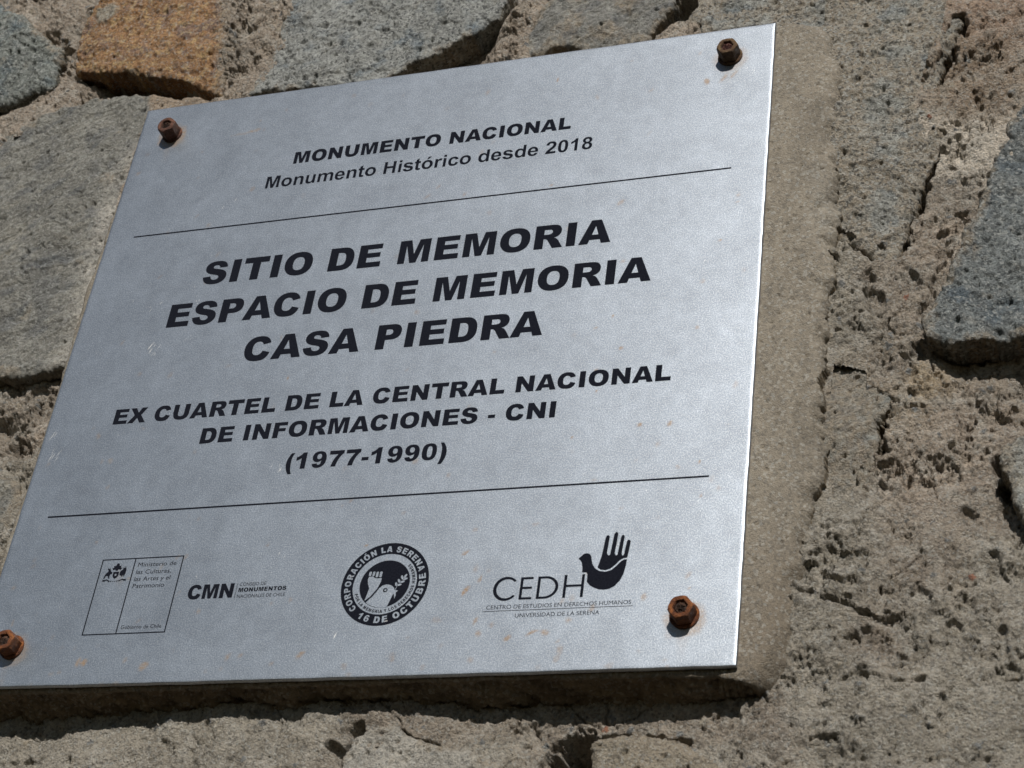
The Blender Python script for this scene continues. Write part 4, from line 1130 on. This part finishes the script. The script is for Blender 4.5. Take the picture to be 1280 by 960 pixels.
# inner disc with fist, dove and olive branch left bare
dove = [(26.6, -163.4), (28.1, -158.8), (28.6, -157.0), (29.0, -156.0), (29.5, -157.3), (29.8, -159.0), (30.4, -157.0), (30.0, -155.6), (31.2, -154.5), (29.6, -154.0), (28.8, -152.9), (27.6, -151.8), (26.0, -151.0), (24.1, -150.8),
        (22.4, -151.4), (21.0, -152.7), (19.6, -155.0), (18.2, -157.0), (16.4, -159.0), (15.2, -160.4), (16.6, -161.5), (19.0, -162.6), (22.0, -163.4), (24.4, -163.6)]
fist = [(14.3, -159.4), (14.9, -156.5), (15.6, -152.6), (14.5, -150.0), (14.0, -147.6), (14.4, -146.2), (16.4, -145.9), (17.6, -146.9), (19.0, -147.2), (21.3, -147.0), (21.2, -149.2), (20.4, -151.6), (20.0, -152.8), (18.4, -155.2), (16.6, -157.6)]
fing = [[(x_, -145.7), (x_ + 0.1, -143.4), (x_ + 0.9, -143.2), (x_ + 1.4, -143.5), (x_ + 1.3, -145.5), (x_ + 0.7, -145.9)] for x_ in (14.1, 16.0)] + \
       [[(x_, -146.5), (x_ + 0.1, -143.6), (x_ + 0.9, -143.4), (x_ + 1.4, -143.7), (x_ + 1.3, -146.3), (x_ + 0.7, -146.7)] for x_ in (17.9, 19.8)]
br = [[(29.2, -154.0), (29.9, -151.9), (30.3, -152.1), (29.7, -154.1)]] + [circle(x_, y_, 1.25, 14, 0.6, a_) for x_, y_, a_ in
      [(29.6, -151.0, 110), (31.2, -151.3, 10), (30.8, -149.2, 120), (32.6, -149.7, 15), (32.1, -147.3, 110), (33.9, -148.2, 20), (33.7, -146.6, 60)]]
fill('emblem', [circle(SX, SY, 13.1, 96), dove, fist, circle(24.3, -154.0, 1.2, 18), circle(24.4, -153.95, 0.6, 12)] + fing + br, MAT_INK, lg)

# --- university centre logo
lg = link('university_logo', None, plq)
t = 1.35
C_ = []
for k in range(33):                       # open C as a stroke
    a = math.radians(38 + (322 - 38) * k / 32); C_.append((86.6 + 6.4 * math.cos(a), -156.2 + 6.5 * math.sin(a)))
Ci = []
for k in range(33):
    a = math.radians(318 - (318 - 42) * k / 32); Ci.append((86.9 + 5.0 * math.cos(a), -156.2 + 5.1 * math.sin(a)))
cs = [C_ + Ci]
cs.append([(93.6, -162.4), (100.0, -162.4), (100.0, -161.2), (95.0, -161.2), (95.0, -156.8), (99.6, -156.8), (99.6, -155.6), (95.0, -155.6), (95.0, -151.6), (99.9, -151.6), (99.9, -150.4), (93.6, -150.4)])
D_ = [(102.2, -162.4), (105.3, -162.4)]; Di = [(105.2, -161.2), (103.6, -161.2)]
for k in range(17):
    a = math.radians(-90 + 180 * k / 16); D_.append((106.2 + 6.5 * math.cos(a), -156.4 + 6.0 * math.sin(a)))
D_.append((102.2, -150.4))
inner = [(103.6, -161.2)]
for k in range(17):
    a = math.radians(-90 + 180 * k / 16); inner.append((106.1 + 5.1 * math.cos(a), -156.4 + 4.8 * math.sin(a)))
inner.append((103.6, -151.6))
cs += [D_, inner]
cs.append([(115.2, -162.4), (116.6, -162.4), (116.6, -156.7), (123.8, -156.7), (123.8, -162.4), (125.2, -162.4), (125.2, -150.2), (123.8, -150.2), (123.8, -155.5), (116.6, -155.5), (116.6, -150.2), (115.2, -150.2)])
fill('lettering', cs, MAT_INK, lg)
bird = [(120.9, -141.8), (122.2, -140.4), (123.4, -139.2), (124.9, -138.9), (126.3, -139.4), (127.3, -140.8), (127.6, -142.6), (128.2, -144.8), (129.6, -147.2), (131.8, -148.8), (134.9, -149.4), (137.8, -148.6), (140.0, -146.6), (142.0, -144.2),
        (143.4, -143.3), (144.9, -143.2), (144.7, -146.5), (143.9, -151.0), (142.4, -154.6), (140.2, -157.2), (137.8, -158.6), (135.2, -159.0), (132.6, -158.7), (130.0, -157.6), (128.0, -156.3), (126.4, -154.4), (126.3, -150.6), (125.9, -149.4), (123.6, -149.2),
        (123.4, -146.4), (122.8, -143.8), (122.0, -142.6)]
hand = [(130.9, -146.9), (131.6, -144.0), (132.4, -140.0), (133.3, -131.0), (133.8, -129.8), (134.6, -129.6), (135.3, -130.3), (135.3, -131.4), (134.8, -139.2), (135.1, -140.3), (135.8, -140.7), (136.4, -140.1), (136.5, -138.8),
        (137.4, -129.4), (137.9, -128.3), (138.7, -128.1), (139.4, -129.0), (139.3, -130.4), (138.6, -139.6), (139.0, -140.7), (139.6, -140.9), (140.0, -140.2), (140.9, -131.2), (141.3, -130.0), (142.1, -129.9), (142.7, -130.8), (142.6, -132.0),
        (142.0, -140.0), (142.3, -141.0), (142.9, -141.1), (143.2, -140.2), (143.9, -133.8), (144.3, -132.8), (145.2, -132.7), (145.9, -133.5), (145.8, -134.6), (145.0, -142.4), (143.2, -142.6), (141.4, -143.6), (139.6, -145.8), (137.4, -147.8), (134.9, -148.6), (132.4, -148.2)]
fill('dove_hand_emblem', [bird, hand], MAT_INK, lg)
btext('CENTRO DE ESTUDIOS EN DERECHOS HUMANOS', 78.1, 149.0, -167.0, 2.1, lg, 0.0)
fill('underline', [rect(76.6, 149.8, -168.15, -167.85)], MAT_INK, lg)
btext('UNIVERSIDAD DE LA SERENA', 93.0, 134.2, -171.8, 2.1, lg, 0.0)

# --- scratches in the metal
sc_v = []; sc_f = []


def scratch(px_, py_, L, wd, ang):
    x_, y_ = ray(px_, py_, 0); a = math.radians(ang)
    dx, dy = math.cos(a) * L / 2, math.sin(a) * L / 2; nx, ny = -math.sin(a) * wd / 2, math.cos(a) * wd / 2
    k = len(sc_v)
    for p, q_ in ((-1, 0), (0, 1), (1, 0), (0, -1)):
        sc_v.append((x_ + p * dx + q_ * nx, y_ + p * dy + q_ * ny, 0.05)); 
    sc_f.append((k, k + 3, k + 2, k + 1))


rs = np.random.RandomState(11)
for (px_, py_, n, sprd, L, ang) in [(190, 435, 9, 5, 5.5, 62), (195, 385, 3, 6, 3, 60), (65, 570, 5, 4, 7, 70), (70, 545, 3, 3, 6, 72), (245, 375, 3, 5, 2, 80), (350, 578, 5, 5, 3, 80), (512, 520, 3, 2, 4, 85), (235, 422, 3, 4, 2, 40),
                                    (770, 175, 4, 9, 2, 50), (478, 352, 4, 3, 2, 10), (640, 360, 3, 9, 2, 20), (295, 265, 3, 8, 3, 75), (130, 440, 2, 4, 2, 60), (350, 695, 2, 5, 3, 70), (420, 795, 3, 3, 4, 75), (935, 85, 4, 5, 2.4, 60)]:
    for k in range(n):
        scratch(px_ + rs.normal() * sprd, py_ + rs.normal() * sprd, L * rs.uniform(0.5, 1.3), rs.uniform(0.12, 0.26), ang + rs.normal() * 6)
for k in range(170):
    scratch(rs.uniform(60, 950), rs.uniform(60, 830), rs.uniform(0.5, 2.2), rs.uniform(0.08, 0.2), rs.uniform(0, 180))
sv = np.array(sc_v)
okk = [i for i, f in enumerate(sc_f) if in_plate(sv[list(f), 0], sv[list(f), 1], -2).all()]
sc_f = np.array(sc_f)[okk]
sv[:, 2] += 0.07 * fbm(sv[:, 0], sv[:, 1], 160, 2, 900)
so = mesh_from('scratch_marks', sv, sc_f, MAT_SCR, plq, smooth=False)
so['kind'] = 'stuff'

# ------------------------------------------------------------------ the four bolts


def rust_material(name, c1, c2, c3, sc=260):
    m, nt, bs = newmat(name)
    tc = N(nt, 'ShaderNodeTexCoord').outputs['Object']
    n1 = noise_node(nt, tc, sc, 5, 0.7, 0.8)
    r = ramp(nt, n1.outputs[0], [(0.30, c1), (0.5, c2), (0.68, c3)])
    nt.links.new(r.outputs[0], bs.inputs['Base Color'])
    n3 = noise_node(nt, tc, 500, 3, 0.6)
    rr = ramp(nt, n3.outputs[0], [(0.35, 0.45), (0.6, 0.9)])
    nt.links.new(rr.outputs[0], bs.inputs['Roughness'])
    n2 = noise_node(nt, tc, 1400, 5, 0.75)
    b = N(nt, 'ShaderNodeBump'); b.inputs['Strength'].default_value = 0.9; b.inputs['Distance'].default_value = 0.0012
    nt.links.new(n2.outputs[0], b.inputs['Height']); nt.links.new(b.outputs[0], bs.inputs['Normal'])
    return m


def bolt_mesh(name, rings, seg, mat, parent, jitter, seed, rot=0.0, hexa=False):
    """rings: (radius, z) in mm, lathed or six-sided; closed at first and last ring by the centre"""
    rs_ = np.random.RandomState(seed)
    bm = bmesh.new(); prev = None

    def rad(k, r):
        if not hexa: return r
        a = (k / seg * 360) % 60 - 30
        return min(r * math.cos(math.radians(30)) / math.cos(math.radians(a)), 1e9)
    for (r, z) in rings:
        cur = []
        if r == 0:
            v0 = bm.verts.new(B((0, 0, z / 1000))); 
            if prev:
                for k in range(seg): bm.faces.new((prev[k], prev[(k + 1) % seg], v0))
            prev = [v0] * seg; continue
        for k in range(seg):
            a = 2 * math.pi * k / seg + math.radians(rot)
            rr = rad(k, r) if not isinstance(r, tuple) else min(rad(k, r[0]), r[1])
            rr += jitter * rs_.normal(); zz = z + jitter * rs_.normal()
            rr *= 0.83
            cur.append(bm.verts.new(B((rr * math.cos(a) / 1000, rr * math.sin(a) / 1000, zz / 1000))))
        if prev:
            for k in range(seg):
                k2 = (k + 1) % seg
                if prev[0] is prev[1]: bm.faces.new((prev[k], cur[k2], cur[k]))
                else: bm.faces.new((prev[k], prev[k2], cur[k2], cur[k]))
        prev = cur
    bmesh.ops.recalc_face_normals(bm, faces=bm.faces)
    me = bpy.data.meshes.new(name); bm.to_mesh(me); bm.free()
    for p in me.polygons: p.use_smooth = True
    me.set_sharp_from_angle(angle=math.radians(38))
    me.materials.append(mat)
    return link(name, me, parent)


def rad_cap(r, cap): return (r, cap)


def make_bolt(i, xy, rot, mats, label, hn, washer_r):
    t_ = empty('rusty_bolt', (xy[0] / 1000, -0.0001, H0 + xy[1] / 1000))
    tag(t_, label, 'bolt', 'rusty bolts holding the plaque corners')
    m1, m2 = mats
    bolt_mesh('washer', [(4.2, 0.0), (washer_r, 0.05), (washer_r + 0.1, 0.7), (washer_r - 0.35, 1.25), (4.2, 1.3)], 48, m1, t_, 0.04, i)
    R_ = 7.5
    z0 = 1.2; zt = z0 + hn
    # hex prism with corners rounded off towards the face, and a countersunk hole
    bolt_mesh('nut', [(4.3, z0), (R_ * 0.97, z0), (R_, z0 + 0.5), (R_, zt - 1.5), ((R_, 7.25), zt - 0.95), ((R_, 6.85), zt - 0.35), ((R_, 6.35), zt - 0.03), (5.6, zt + 0.05), (4.75, zt), (4.2, zt - 0.5), (4.0, zt - 1.6), (4.0, zt - 3.5)], 48, m1, t_, 0.05, i + 10, rot, True)
    bolt_mesh('threaded_rod', [(3.6, -1), (3.6, zt - 2.6), (3.3, zt - 1.7), (2.8, zt - 1.3), (2.2, zt - 1.0 - 0.3 * (i % 2)), (1.5, zt - 0.5), (0.8, zt - 0.9), (0, zt - 0.7)], 32, m2, t_, 0.28, i + 20)
    return t_


red = (rust_material('rust_red', (0.035, 0.014, 0.010), (0.11, 0.046, 0.028), (0.22, 0.098, 0.06)), rust_material('rust_dark', (0.012, 0.010, 0.009), (0.05, 0.026, 0.018), (0.17, 0.085, 0.05), 420))
olive = (rust_material('rust_olive', (0.045, 0.022, 0.012), (0.115, 0.060, 0.028), (0.19, 0.125, 0.055)), rust_material('rust_purple', (0.03, 0.012, 0.012), (0.11, 0.035, 0.028), (0.24, 0.12, 0.09), 420))
orange = (rust_material('rust_orange', (0.03, 0.010, 0.006), (0.16, 0.050, 0.016), (0.36, 0.125, 0.030)), red[1])
make_bolt(1, BOLTS[0], 22, red, 'reddish brown rusty bolt at the upper left corner of the plaque', 8.6, 7.9)
make_bolt(2, BOLTS[1], 4, olive, 'dark olive brown rusty bolt at the upper right corner of the plaque', 8.0, 8.4)
make_bolt(3, BOLTS[2], 8, orange, 'orange rusty bolt at the lower right corner of the plaque', 8.0, 8.4)
make_bolt(4, BOLTS[3], 15, orange, 'orange rusty bolt at the lower left corner of the plaque', 8.2, 8.2)

print('TRIS', sum(len(o.data.polygons) * 2 for o in bpy.data.objects if o.type == 'MESH'))
